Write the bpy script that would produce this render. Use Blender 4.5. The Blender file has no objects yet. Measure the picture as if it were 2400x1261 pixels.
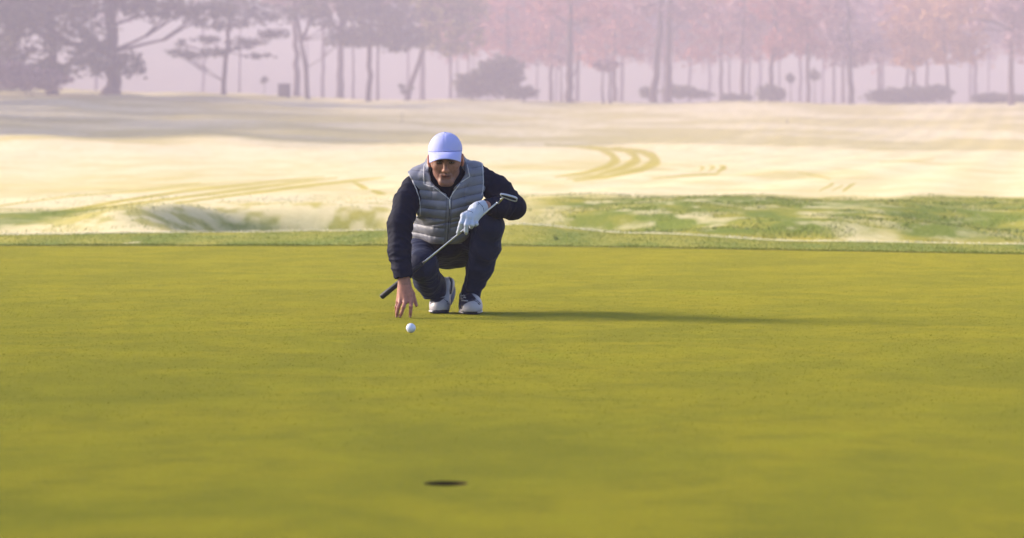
import bpy, math, random
import numpy as np
from mathutils import Vector, Matrix
R = math.radians
rng = np.random.default_rng(7)
random.seed(7)
C = bpy.context.scene.collection

# ---------------------------------------------------------------- camera
F = 7000.0                       # focal length in photo pixels (2400 wide)
CAMH = 0.80
HAZE = 0.0021
EXPO = 1.18
PITCH = math.atan(273.0 / F)
cp, sp = math.cos(PITCH), math.sin(PITCH)
def ray(px, py):
    a, b = (px - 1200.0) / F, (630.5 - py) / F
    return np.array([a, cp + b * sp, -sp + b * cp])
def at(px, py, D):
    d = ray(px, py)
    return np.array([0, 0, CAMH]) + d * (D / d[1])
D0 = 14.70
def P(px, py, u):                # golfer space: u = metres in front of the toe line
    return at(px, py, D0 - u)
def to_px(X, Y, Z):
    zc = Y * cp - (Z - CAMH) * sp
    yc = Y * sp + (Z - CAMH) * cp
    return 1200 + F * X / zc, 630.5 - F * yc / zc

# ---------------------------------------------------------------- objects
def tag(o, label=None, cat=None, group=None, kind=None):
    if label: o['label'] = label
    if cat: o['category'] = cat
    if group: o['group'] = group
    if kind: o['kind'] = kind
    return o
def link(name, me, parent=None):
    o = bpy.data.objects.new(name, me); C.objects.link(o)
    if parent is not None: o.parent = parent
    return o
def empty(name, loc, label=None, cat=None, group=None):
    o = bpy.data.objects.new(name, None); C.objects.link(o)
    o.location = Vector(loc); o.empty_display_size = 0.1
    return tag(o, label, cat, group)
def wloc(o):
    v = Vector((0, 0, 0))
    while o is not None:
        v = v + Vector(o.location); o = o.parent
    return v
def mesh_np(name, V, Q, mat, parent=None, smooth=True, cols=None):
    """V world-space (n,3), Q (m,k) one polygon size or list of polygons"""
    V = np.asarray(V, dtype=np.float64).reshape(-1, 3)
    if parent is not None: V = V - np.array(wloc(parent))[None]
    me = bpy.data.meshes.new(name)
    if isinstance(Q, np.ndarray):
        n, k = Q.shape
        me.vertices.add(len(V)); me.vertices.foreach_set('co', V.astype(np.float32).ravel())
        me.loops.add(n * k); me.loops.foreach_set('vertex_index', Q.astype(np.int32).ravel())
        me.polygons.add(n)
        me.polygons.foreach_set('loop_start', np.arange(0, n * k, k, dtype=np.int32))
        me.update(calc_edges=True)
        me.validate()
    else:
        me.from_pydata([tuple(v) for v in V], [], Q); me.update()
    if smooth:
        me.polygons.foreach_set('use_smooth', np.ones(len(me.polygons), dtype=bool))
    if cols:
        for nm, arr in cols.items():
            arr = np.asarray(arr, dtype=np.float32)
            if arr.ndim == 1:
                at_ = me.attributes.new(nm, 'FLOAT', 'POINT'); at_.data.foreach_set('value', arr)
            else:
                at_ = me.attributes.new(nm, 'FLOAT_COLOR', 'POINT')
                at_.data.foreach_set('color', np.concatenate([arr, np.ones((len(arr), 1), np.float32)], 1).ravel())
    me.materials.append(mat)
    me.update()
    return link(name, me, parent)

# ---------------------------------------------------------------- materials
def srgb(r, g, b):
    return tuple(((c / 255) / 12.92 if c / 255 <= .04045 else ((c / 255 + .055) / 1.055) ** 2.4) for c in (r, g, b)) + (1,)
class NT:
    def __init__(s, name):
        s.m = bpy.data.materials.new(name); s.m.use_nodes = True
        s.t = s.m.node_tree; s.n = s.t.nodes; s.l = s.t.links
        s.b = s.n['Principled BSDF']
        s.b.inputs['Specular IOR Level'].default_value = .3
    def node(s, typ, **kw):
        n = s.n.new(typ)
        for k, v in kw.items():
            if k.startswith('_'): setattr(n, k[1:], v)
            else: n.inputs[k.replace('__', ' ')].default_value = v
        return n
    def coords(s, kind='Object', scale=(1, 1, 1)):
        tc = s.n.new('ShaderNodeTexCoord'); mp = s.n.new('ShaderNodeMapping')
        mp.inputs['Scale'].default_value = scale
        s.l.new(tc.outputs[kind], mp.inputs['Vector']); return mp.outputs['Vector']
    def noise(s, vec, scale, detail=3, rough=.55, dist=0):
        n = s.n.new('ShaderNodeTexNoise'); n.inputs['Scale'].default_value = scale
        n.inputs['Detail'].default_value = detail; n.inputs['Roughness'].default_value = rough
        n.inputs['Distortion'].default_value = dist
        s.l.new(vec, n.inputs['Vector']); return n.outputs['Fac']
    def ramp(s, fac, stops):
        r = s.n.new('ShaderNodeValToRGB'); e = r.color_ramp.elements
        while len(e) > 1: e.remove(e[-1])
        e[0].position, e[0].color = stops[0]
        for p, c in stops[1:]:
            x = e.new(p); x.color = c
        s.l.new(fac, r.inputs['Fac']); return r.outputs['Color']
    def mix(s, fac, a, b, typ='MIX'):
        n = s.n.new('ShaderNodeMix'); n.data_type = 'RGBA'; n.blend_type = typ
        for src, i in ((fac, 0), (a, 6), (b, 7)):
            if isinstance(src, (int, float)): n.inputs[i].default_value = src
            elif isinstance(src, tuple): n.inputs[i].default_value = src
            else: s.l.new(src, n.inputs[i])
        return n.outputs[2]
    def math(s, op, a, b=None, c=None):
        n = s.n.new('ShaderNodeMath'); n.operation = op
        for i, x in enumerate((a, b, c)):
            if x is None: continue
            if isinstance(x, (int, float)): n.inputs[i].default_value = x
            else: s.l.new(x, n.inputs[i])
        return n.outputs[0]
    def attr(s, name):
        a = s.n.new('ShaderNodeAttribute'); a.attribute_name = name; return a
    def bump(s, h, strength=.3, dist=.01):
        b = s.n.new('ShaderNodeBump'); b.inputs['Strength'].default_value = strength
        b.inputs['Distance'].default_value = dist
        s.l.new(h, b.inputs['Height']); s.l.new(b.outputs[0], s.b.inputs['Normal'])
    def color(s, c):
        if isinstance(c, tuple): s.b.inputs['Base Color'].default_value = c
        else: s.l.new(c, s.b.inputs['Base Color'])
    def set(s, **kw):
        for k, v in kw.items(): s.b.inputs[k.replace('_', ' ')].default_value = v
        return s

def fabric(name, c1, c2, rough=.8, sheen=.2, scale=60, bump=.3, sheen_tint=(1, 1, 1, 1), spec=.3, seam=None):
    m = NT(name); v = m.coords()
    c = m.mix(m.noise(v, 9, 4), c1, c2)
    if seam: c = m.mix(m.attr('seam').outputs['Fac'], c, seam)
    m.color(c); m.set(Specular_IOR_Level=spec)
    m.bump(m.math('ADD', m.noise(v, scale, 2), m.noise(v, 22, 4, .6)), bump, .004)
    m.set(Roughness=rough, Sheen_Weight=sheen, Sheen_Roughness=.5, Sheen_Tint=sheen_tint)
    return m.m
M = {}
M['jacket'] = fabric('navy_jacket_cloth', (.002, .003, .014, 1), (.005, .007, .026, 1), .75, .0, spec=.12)
M['trousers'] = fabric('navy_trouser_cloth', (.006, .010, .036, 1), (.012, .018, .060, 1), .7, .06, sheen_tint=(.5, .6, 1, 1), spec=.15)
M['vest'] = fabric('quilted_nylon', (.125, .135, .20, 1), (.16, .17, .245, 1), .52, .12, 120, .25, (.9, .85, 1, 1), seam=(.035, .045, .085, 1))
M['vest_edge'] = fabric('vest_binding', (.42, .43, .52, 1), (.48, .48, .58, 1), .5, .1)
M['cap'] = fabric('cap_twill', (.34, .36, .76, 1), (.39, .41, .82, 1), .75, .15, 200, .15)
M['cap_seam'] = fabric('cap_stitching', (.25, .28, .62, 1), (.28, .3, .66, 1), .8, .1)
M['cap_under'] = fabric('cap_brim_edge', (.36, .40, .78, 1), (.4, .43, .82, 1), .8, .1)
M['glove'] = fabric('glove_leather', (.36, .41, .57, 1), (.43, .48, .65, 1), .6, .1, 80, .3)
M['glove_line'] = fabric('glove_seam', (.02, .03, .07, 1), (.04, .05, .1, 1), .7, 0)
M['shoe'] = fabric('shoe_leather', (.46, .43, .52, 1), (.58, .55, .63, 1), .35, .0, 60, .1)
m = NT('shoe_upper'); v = m.coords()
m.color(m.mix(m.attr('dark').outputs['Fac'], m.mix(m.noise(v, 30, 3), (.31, .29, .36, 1), (.42, .40, .46, 1)), (.012, .014, .035, 1)))
m.bump(m.noise(v, 90, 3), .15, .003); m.set(Roughness=.38); M['upper'] = m.m
M['shoe_dark'] = fabric('shoe_sole_rubber', (.012, .014, .035, 1), (.02, .022, .05, 1), .5, 0, 60, .2)
M['lace'] = fabric('shoe_lace', (.55, .55, .62, 1), (.62, .62, .7, 1), .8, 0)
M['sole'] = fabric('shoe_sole_grey', (.22, .2, .26, 1), (.3, .28, .34, 1), .6, 0)
M['hair'] = fabric('short_hair', (.012, .008, .007, 1), (.03, .02, .016, 1), .7, 0, 300, .6)
m = NT('polished_steel'); m.color((.52, .53, .60, 1)); m.set(Metallic=1.0, Roughness=.25)
m.b.inputs['Roughness'].default_value = .28; M['steel'] = m.m
m = NT('satin_silver'); m.color((.50, .51, .60, 1)); m.set(Metallic=.4, Roughness=.4); M['silver'] = m.m
m = NT('putter_dark_sole'); v = m.coords(); m.color(m.mix(m.noise(v, 60), (.012, .014, .04, 1), (.03, .034, .07, 1))); m.set(Roughness=.35); M['dark_metal'] = m.m
m = NT('rubber_grip'); v = m.coords(); m.color(m.mix(m.noise(v, 80), (.004, .005, .012, 1), (.010, .012, .024, 1)))
m.bump(m.noise(v, 400, 1), .5, .002); m.set(Roughness=.55); M['grip'] = m.m
m = NT('grip_cap'); m.color((.35, .37, .45, 1)); m.set(Roughness=.5); M['grip_cap'] = m.m
m = NT('skin'); v = m.coords(); ca = m.attr('Col')
m.color(m.mix(1.0, ca.outputs['Color'], m.ramp(m.noise(v, 70, 4), [(.3, (.80, .70, .70, 1)), (.5, (1, 1, 1, 1)), (.7, (1.15, 1.02, 1.0, 1))]), 'MULTIPLY'))
m.bump(m.noise(v, 260, 3), .25, .002); m.set(Roughness=.5, Subsurface_Weight=.0); M['skin'] = m.m
m = NT('eye_white'); m.color((.16, .14, .14, 1)); m.set(Roughness=.2); M['eye'] = m.m
m = NT('iris'); m.color((.02, .015, .012, 1)); m.set(Roughness=.1); M['iris'] = m.m
m = NT('golf_ball_cover'); v = m.coords()
vo = m.n.new('ShaderNodeTexVoronoi'); vo.inputs['Scale'].default_value = 230; m.l.new(v, vo.inputs['Vector'])
m.bump(vo.outputs['Distance'], .12, .0006); m.color((.54, .58, .78, 1)); m.set(Roughness=.3); M['ball'] = m.m
m = NT('cup_plastic'); m.color((.5, .5, .48, 1)); m.set(Roughness=.5); M['liner'] = m.m
m = NT('cup_soil'); v = m.coords(); m.color(m.mix(m.noise(v, 300, 4), (.018, .009, .004, 1), (.06, .03, .014, 1))); m.bump(m.noise(v, 300, 4), 1, .004); m.set(Roughness=.95); M['soil'] = m.m

# ---------------------------------------------------------------- SDF sculpting
def pnoise(X, Y, Z, f, seed=0):
    r = np.random.default_rng(seed); s = 0
    for i in range(5):
        k = r.normal(size=3); k = k / np.linalg.norm(k) * f * (0.7 + .7 * r.random())
        s = s + np.sin(X * k[0] + Y * k[1] + Z * k[2] + r.random() * 6.28)
    return s / 5
class Field:
    def __init__(s, lo, hi, h):
        s.lo = np.array(lo, float); s.h = h
        s.n = np.ceil((np.array(hi) - s.lo) / h).astype(int) + 1
        s.g = np.full(s.n, .06, np.float32)
    def box(s, pts, pad):
        p = np.atleast_2d(pts); a = p.min(0) - pad; b = p.max(0) + pad
        i0 = np.clip(np.floor((a - s.lo) / s.h).astype(int), 0, s.n - 1)
        i1 = np.clip(np.ceil((b - s.lo) / s.h).astype(int) + 1, 1, s.n)
        ax = [(s.lo[k] + s.h * np.arange(i0[k], i1[k])).astype(np.float32) for k in range(3)]
        sl = tuple(slice(i0[k], i1[k]) for k in range(3))
        return sl, ax[0][:, None, None], ax[1][None, :, None], ax[2][None, None, :]
    def put(s, sl, d, k, op):
        g = s.g[sl]
        if op == 'add':
            if k > 0:
                h = np.clip(k - np.abs(g - d), 0, None) / k
                s.g[sl] = np.minimum(g, d) - h * h * k * .25
            else: s.g[sl] = np.minimum(g, d)
        elif op == 'sub':
            d = -d
            if k > 0:
                h = np.clip(k - np.abs(g - d), 0, None) / k
                s.g[sl] = np.maximum(g, d) + h * h * k * .25
            else: s.g[sl] = np.maximum(g, d)
        elif op == 'and': s.g[sl] = np.maximum(g, d)
    def cone(s, a, b, ra, rb, k=.01, op='add', fold=None, flat=None):
        a = np.array(a, float); b = np.array(b, float)
        pad = max(ra, rb) * (1 if flat is None else max(1, 1 / flat[1])) + k + 3 * s.h + .006
        sl, X, Y, Z = s.box(np.array([a, b]), pad)
        ba = b - a; L2 = max(ba @ ba, 1e-9); L = math.sqrt(L2)
        qx, qy, qz = X - a[0], Y - a[1], Z - a[2]
        t = np.clip((qx * ba[0] + qy * ba[1] + qz * ba[2]) / L2, 0, 1)
        dx, dy, dz = qx - t * ba[0], qy - t * ba[1], qz - t * ba[2]
        if flat is not None:
            ax = np.array(flat[0], float); ax /= np.linalg.norm(ax)
            c = dx * ax[0] + dy * ax[1] + dz * ax[2]; e = flat[1] - 1
            dx, dy, dz = dx + ax[0] * c * e, dy + ax[1] * c * e, dz + ax[2] * c * e
        d = np.sqrt(dx * dx + dy * dy + dz * dz) - (ra + (rb - ra) * t)
        if fold is not None:
            amp, lam, seed = fold
            u = ba / L; w = np.cross(u, [0.3, 1, .2]); w /= np.linalg.norm(w); w2 = np.cross(u, w)
            ph = np.arctan2(dx * w[0] + dy * w[1] + dz * w[2], dx * w2[0] + dy * w2[1] + dz * w2[2])
            tt = (qx * u[0] + qy * u[1] + qz * u[2])
            ww = 2 * np.pi * tt / lam + 1.6 * np.sin(ph + seed) + 1.1 * np.sin(2 * ph + seed * 2.3 + tt * 14)
            f = (1 - np.abs(np.sin(ww * .5))) ** 1.6 * (.55 + .45 * np.sin(ph * 1.0 + tt * 23 + seed * 1.7))
            f2 = .5 * np.sin(ww * 1.7 + 3 * np.sin(ph * 2 + seed))
            d = d - amp * (f * 1.6 - .5 + .35 * f2)
        s.put(sl, d.astype(np.float32), k, op)
    def chain(s, pts, rad, k=.01, op='add', fold=None, flat=None):
        for i in range(len(pts) - 1):
            f = None if fold is None else (fold[0], fold[1], fold[2] + i * 1.7)
            s.cone(pts[i], pts[i + 1], rad[i], rad[i + 1], k, op, f, flat)
    def ell(s, c, r, k=.01, op='add', B=None):
        c = np.array(c, float); r = np.array(r, float)
        sl, X, Y, Z = s.box(c, r.max() + k + 3 * s.h)
        x, y, z = X - c[0], Y - c[1], Z - c[2]
        if B is not None:
            x, y, z = [x * B[i][0] + y * B[i][1] + z * B[i][2] for i in range(3)]
        k0 = np.sqrt((x / r[0]) ** 2 + (y / r[1]) ** 2 + (z / r[2]) ** 2)
        k1 = np.sqrt((x / r[0] ** 2) ** 2 + (y / r[1] ** 2) ** 2 + (z / r[2] ** 2) ** 2) + 1e-6
        s.put(sl, np.maximum(k0 * (k0 - 1) / k1, (k0 - 1) * r.min()).astype(np.float32), k, op)
    def plane(s, pt, nrm, k=0):   # keep the side opposite to nrm
        n = np.array(nrm, float); n /= np.linalg.norm(n)
        sl, X, Y, Z = s.box(np.array([s.lo, s.lo + s.h * s.n]), 0)
        s.put(sl, ((X - pt[0]) * n[0] + (Y - pt[1]) * n[1] + (Z - pt[2]) * n[2]).astype(np.float32), k, 'and')
    def warp(s, fn):
        """fn(X,Y,Z,d)->delta added, only near the surface"""
        idx = np.nonzero(np.abs(s.g) < .035)
        p = [s.lo[i] + s.h * idx[i] for i in range(3)]
        s.g[idx] += fn(p[0], p[1], p[2], s.g[idx]).astype(np.float32)
    def smooth(s, n=1):
        for _ in range(n):
            g = s.g
            for a in range(3):
                g2 = g.copy()
                m = [slice(None)] * 3; l = [slice(None)] * 3; r_ = [slice(None)] * 3
                m[a] = slice(1, -1); l[a] = slice(0, -2); r_[a] = slice(2, None)
                g2[tuple(m)] = .5 * g[tuple(m)] + .25 * (g[tuple(l)] + g[tuple(r_)])
                g = g2
            s.g = g
    def trace(s, px, py, extra=0.0):
        d = ray(px, py); D = D0 - .55
        for i in range(900):
            p = np.array([0, 0, CAMH]) + d * (D / d[1])
            ii = np.round((p - s.lo) / s.h).astype(int)
            if np.all(ii >= 0) and np.all(ii < s.n) and s.g[tuple(ii)] < 0:
                return np.array([0, 0, CAMH]) + d * ((D - .001 - extra) / d[1])
            D += .0015
        return None
    def mesh(s):
        g = s.g; n = g.shape
        g[0] = g[-1] = .06; g[:, 0] = g[:, -1] = .06; g[:, :, 0] = g[:, :, -1] = .06
        neg = g < 0
        c = [neg[i:n[0] - 1 + i, j:n[1] - 1 + j, k:n[2] - 1 + k] for i in (0, 1) for j in (0, 1) for k in (0, 1)]
        allc = c[0] & c[1] & c[2] & c[3] & c[4] & c[5] & c[6] & c[7]
        anyc = c[0] | c[1] | c[2] | c[3] | c[4] | c[5] | c[6] | c[7]
        act = anyc & ~allc
        idx = np.argwhere(act); vid = np.full(act.shape, -1, np.int32)
        vid[act] = np.arange(len(idx))
        acc = np.zeros((len(idx), 3)); cnt = np.zeros(len(idx))
        corners = [(i, j, k) for i in (0, 1) for j in (0, 1) for k in (0, 1)]
        val = {cc: g[idx[:, 0] + cc[0], idx[:, 1] + cc[1], idx[:, 2] + cc[2]] for cc in corners}
        for a in corners:
            for ax in range(3):
                if a[ax] == 0:
                    b = list(a); b[ax] = 1; b = tuple(b)
                    va, vb = val[a], val[b]; cr = (va < 0) != (vb < 0)
                    t = np.where(cr, va / np.where(cr, va - vb, 1), 0)
                    pos = np.array(a, float)[None].repeat(len(idx), 0); pos[:, ax] += t
                    acc += pos * cr[:, None]; cnt += cr
        V = (idx + acc / cnt[:, None]) * s.h + s.lo
        Q = []
        for ax in range(3):
            o1, o2 = [(1, 2), (2, 0), (0, 1)][ax]
            sa = [slice(None)] * 3; sb = [slice(None)] * 3
            sa[ax] = slice(0, -1); sb[ax] = slice(1, None)
            A, B_ = neg[tuple(sa)], neg[tuple(sb)]
            e = np.argwhere(A != B_)
            e = e[(e[:, o1] > 0) & (e[:, o2] > 0) & (e[:, o1] < n[o1] - 1) & (e[:, o2] < n[o2] - 1)]
            if len(e) == 0: continue
            inside = neg[e[:, 0], e[:, 1], e[:, 2]]
            def vv(d1, d2):
                q = e.copy(); q[:, o1] -= d1; q[:, o2] -= d2
                return vid[q[:, 0], q[:, 1], q[:, 2]]
            q = np.stack([vv(1, 1), vv(0, 1), vv(0, 0), vv(1, 0)], 1)
            q[~inside] = q[~inside][:, ::-1]
            Q.append(q)
        Q = np.concatenate(Q); Q = Q[(Q >= 0).all(1)]
        return V, Q

def tube_mesh(pts, rad, seg=10, closed=False):
    pts = [np.array(p, float) for p in pts]; n = len(pts)
    if not hasattr(rad, '__len__'): rad = [rad] * n
    V, Q = [], []; up = None
    for i, p in enumerate(pts):
        if closed: t = pts[(i + 1) % n] - pts[i - 1]
        else: t = pts[min(i + 1, n - 1)] - pts[max(i - 1, 0)]
        t = t / (np.linalg.norm(t) + 1e-9)
        if up is None:
            up = np.cross(t, [0.13, .3, 1]); up /= np.linalg.norm(up)
        else:
            up = up - t * (up @ t); up /= np.linalg.norm(up)
        w = np.cross(t, up)
        for k in range(seg):
            a = 2 * math.pi * k / seg
            V.append(p + rad[i] * (up * math.cos(a) + w * math.sin(a)))
    m = n if closed else n - 1
    for i in range(m):
        j = (i + 1) % n
        for k in range(seg):
            l = (k + 1) % seg
            Q.append((i * seg + k, i * seg + l, j * seg + l, j * seg + k))
    if not closed:
        Q.append(tuple(range(seg))[::-1]); Q.append(tuple((n - 1) * seg + k for k in range(seg)))
    return V, Q
def tube(name, pts, rad, mat, parent=None, seg=10, closed=False):
    V, Q = tube_mesh(pts, rad, seg, closed)
    return mesh_np(name, V, Q, mat, parent)
def merge(parts):
    V, Q = [], []
    for v, q in parts:
        o = len(V); V += [tuple(x) for x in v]; Q += [tuple(i + o for i in f) for f in q]
    return V, Q

# ---------------------------------------------------------------- terrain
SD = lambda D: np.where(np.asarray(D, float) < 100, D, 100 + (np.asarray(D, float) - 100) * 1.75)
PD = SD([26.5, 28.5, 31, 35, 38, 44, 52, 65, 85, 110, 140, 170, 200, 240, 280, 300, 330, 420, 700.]) * 1.0
PXS = np.array([-2600, 0, 450, 900, 1200, 1500, 1900, 2400, 5000.])
# photo rows reached by the ground at those distances, one row per column of PXS
def zrow(py): return CAMH - (np.array(py, float) - 357) * PD / F
_f = 357 + CAMH * F / PD
prof = []
for px in PXS:
    t = np.clip(px / 2400, 0, 1)
    c = float(np.interp(px, [0, 900, 1200, 1500, 1900, 2400], [551, 541, 527, 548, 566, 573]))   # top of the collar
    z = CAMH - (_f - 357) * PD / F                # flat = 0
    z[0] = .5 * (CAMH - (c + 10 - 357) * 26.5 / F)
    z[1] = CAMH - (c - 357) * 28.5 / F
    z[2] = min(z[1] - .05, CAMH - (c + 6 - 357) * 31 / F)
    z[3] = -.02; z[4] = .0; z[5] = .03; z[6] = .06 ; z[7] = .10
    z[8] = CAMH - (407 - 357) * PD[8] / F
    z[9] = CAMH - (380 - 357) * PD[9] / F
    z[10] = CAMH - (355 - 357) * PD[10] / F
    far = [(336, 310, 276, 243, 235, 233, 236, 230)]
    lf = np.interp(px, [-600, 0, 350, 700, 1200, 2400], [1.15, 1, .75, .25, 0, 0])
    base = np.array([337, 311, 276, 245, 240, 241, 241, 241.])
    left = np.array([312, 277, 240, 215, 209, 209, 209, 209.])
    if px > 1200: base = base + np.interp(px, [1200, 2400], [0, 5])
    row = base * (1 - lf) + left * lf
    z[11:] = CAMH - (row - 357) * PD[11:] / F
    prof.append(z)
prof = np.array(prof)
def H(X, Y):
    X = np.asarray(X, float); Y = np.asarray(Y, float)
    px = 1200 + F * X / np.maximum(Y, 5)
    i = np.clip(np.searchsorted(PXS, px) - 1, 0, len(PXS) - 2)
    t = np.clip((px - PXS[i]) / (PXS[i + 1] - PXS[i]), 0, 1)
    t = t * t * (3 - 2 * t)
    z = np.zeros_like(X + Y)
    # smooth profile in distance
    j = np.clip(np.searchsorted(PD, Y) - 1, 0, len(PD) - 2)
    s = np.clip((Y - PD[j]) / (PD[j + 1] - PD[j]), 0, 1)
    def cr(pr):
        p0 = pr[i, np.maximum(j - 1, 0)] if False else None
    def herm(ii):
        dm = np.gradient(prof, PD, axis=1)
        h = PD[j + 1] - PD[j]
        a, b = prof[ii, j], prof[ii, j + 1]; ma, mb = dm[ii, j] * h, dm[ii, j + 1] * h
        return (2 * s**3 - 3 * s**2 + 1) * a + (s**3 - 2 * s**2 + s) * ma + (-2 * s**3 + 3 * s**2) * b + (s**3 - s**2) * mb
    z = herm(i) * (1 - t) + herm(i + 1) * t
    z = np.where(Y < 26.5, prof[0, 0] * 0 + np.clip((Y - EDGE(X)) / 2.0, 0, 1) * (prof[i, 0] * (1 - t) + prof[i + 1, 0] * t), z)
    # undulation and hollows
    w = np.clip((Y - 30) / 12, 0, 1)
    z = z + w * (.030 * np.sin(X * .9 + Y * .33) * np.sin(Y * .21 + 1.3) + .02 * np.sin(X * 2.3 - Y * .4))
    wf = np.clip((Y - 150) / 50, 0, 1)
    z = z + wf * (.30 * np.sin(X * .16 + Y * .06 + 1) * np.sin(Y * .075) + .12 * np.sin(X * .45 + Y * .11))
    for (hx, hy, rx, ry, dp) in HOLLOWS:
        e = ((X - hx) / rx) ** 2 + ((Y - hy) / ry) ** 2
        z = z - dp * np.exp(-e ** 1.6)
    z = z - (.80 * sm(-4.5, -2.5, X) * (1 - sm(-1.9, -.9, X)) - .14 * np.exp(-((X + 4.6) / .6) ** 2)) * np.exp(-((Y - 37.2) / 4.4) ** 4)
    for (hx, hy, rx, ry, dp) in MOUNDS:
        z = z + dp * np.exp(-(((X - hx) / rx) ** 2 + ((Y - hy) / ry) ** 2))
    return z
def EDGE(X):
    return np.interp(np.asarray(X, float), [-30, -4.4, -1, 0, 1, 2, 4.2, 9, 30], [27.6, 25.6, 25.6, 25.55, 25.2, 24.6, 23.4, 21.5, 16])
HOLLOWS = [(5.9, 37, .9, 3.0, .12), (.9, 35.0, 1.5, 2.0, .16)]
MOUNDS = [(4.3, 45, 2.6, 5.0, .05), (2.2, 40, 1.6, 3, .07), (-3.9, 33.5, .7, 2.2, .10), (3.2, 33.5, 1.6, 2, .05)]

# frost-free marks pressed by the mower: photo polylines (px, py, half width), kept on the terrain
TR = []
TR += [[(100, 503, 5), (124, 500, 4), (292, 470, 3), (439, 447, 2.5), (686, 421, 2), (760, 414, 1.2)],
       [(150, 500, 3.5), (300, 479, 2.6), (521, 451, 2.6), (712, 425, 2.2), (790, 417, 1.4)],
       [(412, 476, 2), (600, 451, 2.8), (750, 432, 2.8), (825, 424, 2.6), (900, 416, 1.2)],
       [(0, 482, 1.5), (160, 461, 1.2), (330, 448, 1), (470, 428, 1)],
       [(1276, 339, 2), (1352, 344, 2.5), (1403, 350, 4), (1432, 361, 6.5), (1444, 376, 9), (1423, 391, 6.5), (1378, 404, 4), (1301, 415, 1.4)],
       [(1380, 343, 2), (1466, 353, 5), (1487, 363, 7), (1492, 375, 9.5), (1462, 393, 6.5), (1400, 410, 3), (1330, 419, 1.3)],
       [(1440, 345, 2), (1502, 355, 6), (1530, 366, 9), (1537, 379, 11), (1504, 397, 6.5), (1420, 415, 4), (1345, 423, 2)],
       [(1640, 389, 1), (1649, 393, 3), (1640, 401, 1)], [(1662, 388, 1), (1673, 392, 3.5), (1660, 401, 1)], [(1685, 387, 1), (1698, 393, 5), (1680, 402, 1)],
       [(1530, 418, 1), (1600, 412, 2), (1680, 408, 2.2), (1690, 400, 1)],
       [(1920, 448, 1.2), (1952, 431, 2.5)], [(1950, 448, .8), (1975, 434, 1.5)], [(1976, 448, 2), (1992, 436, 3), (2004, 430, 1.5)],
       [(1870, 404, 1), (1930, 415, 1.6), (1945, 420, 1.2)], [(830, 428, 2), (850, 438, 5), (862, 442, 2)], [(870, 447, 2), (888, 452, 4.5), (905, 455, 1)],
       [(2060, 380, 1), (2150, 376, 1.6), (2190, 373, 1)]]
def track_mask(px, py):
    m = np.zeros_like(px)
    for pl in TR:
        pl = np.array(pl, float)
        lo, hi = pl[:, :2].min(0) - 20, pl[:, :2].max(0) + 20
        sel = np.nonzero((px > lo[0]) & (px < hi[0]) & (py > lo[1]) & (py < hi[1]))[0]
        if not len(sel): continue
        x, y = px[sel], py[sel]; best = np.zeros(len(sel))
        for a, b in zip(pl[:-1], pl[1:]):
            d = b[:2] - a[:2]; t = np.clip(((x - a[0]) * d[0] + (y - a[1]) * d[1]) / (d @ d), 0, 1)
            dist = np.hypot((x - a[0] - t * d[0]), (y - a[1] - t * d[1])); w = a[2] + (b[2] - a[2]) * t
            best = np.maximum(best, np.clip((w - dist) / np.maximum(w * .35, 1) + .5, 0, 1))
        m[sel] = np.maximum(m[sel], best)
    return m
def vnoise(X, Y, seed, oct=4):
    out = 0; amp = 1; tot = 0
    for o in range(oct):
        r = np.random.default_rng(seed + o); G = r.random((256, 256)); f = 2 ** o
        x, y = X * f + 31.7 * o, Y * f + 17.3 * o
        xi, yi = np.floor(x).astype(int), np.floor(y).astype(int); a, b = x - xi, y - yi
        a = a * a * (3 - 2 * a); b = b * b * (3 - 2 * b)
        g = lambda i, j: G[(xi + i) % 256, (yi + j) % 256]
        out = out + amp * ((g(0, 0) * (1 - a) + g(1, 0) * a) * (1 - b) + (g(0, 1) * (1 - a) + g(1, 1) * a) * b)
        tot += amp; amp *= .5
    return out / tot

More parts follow.
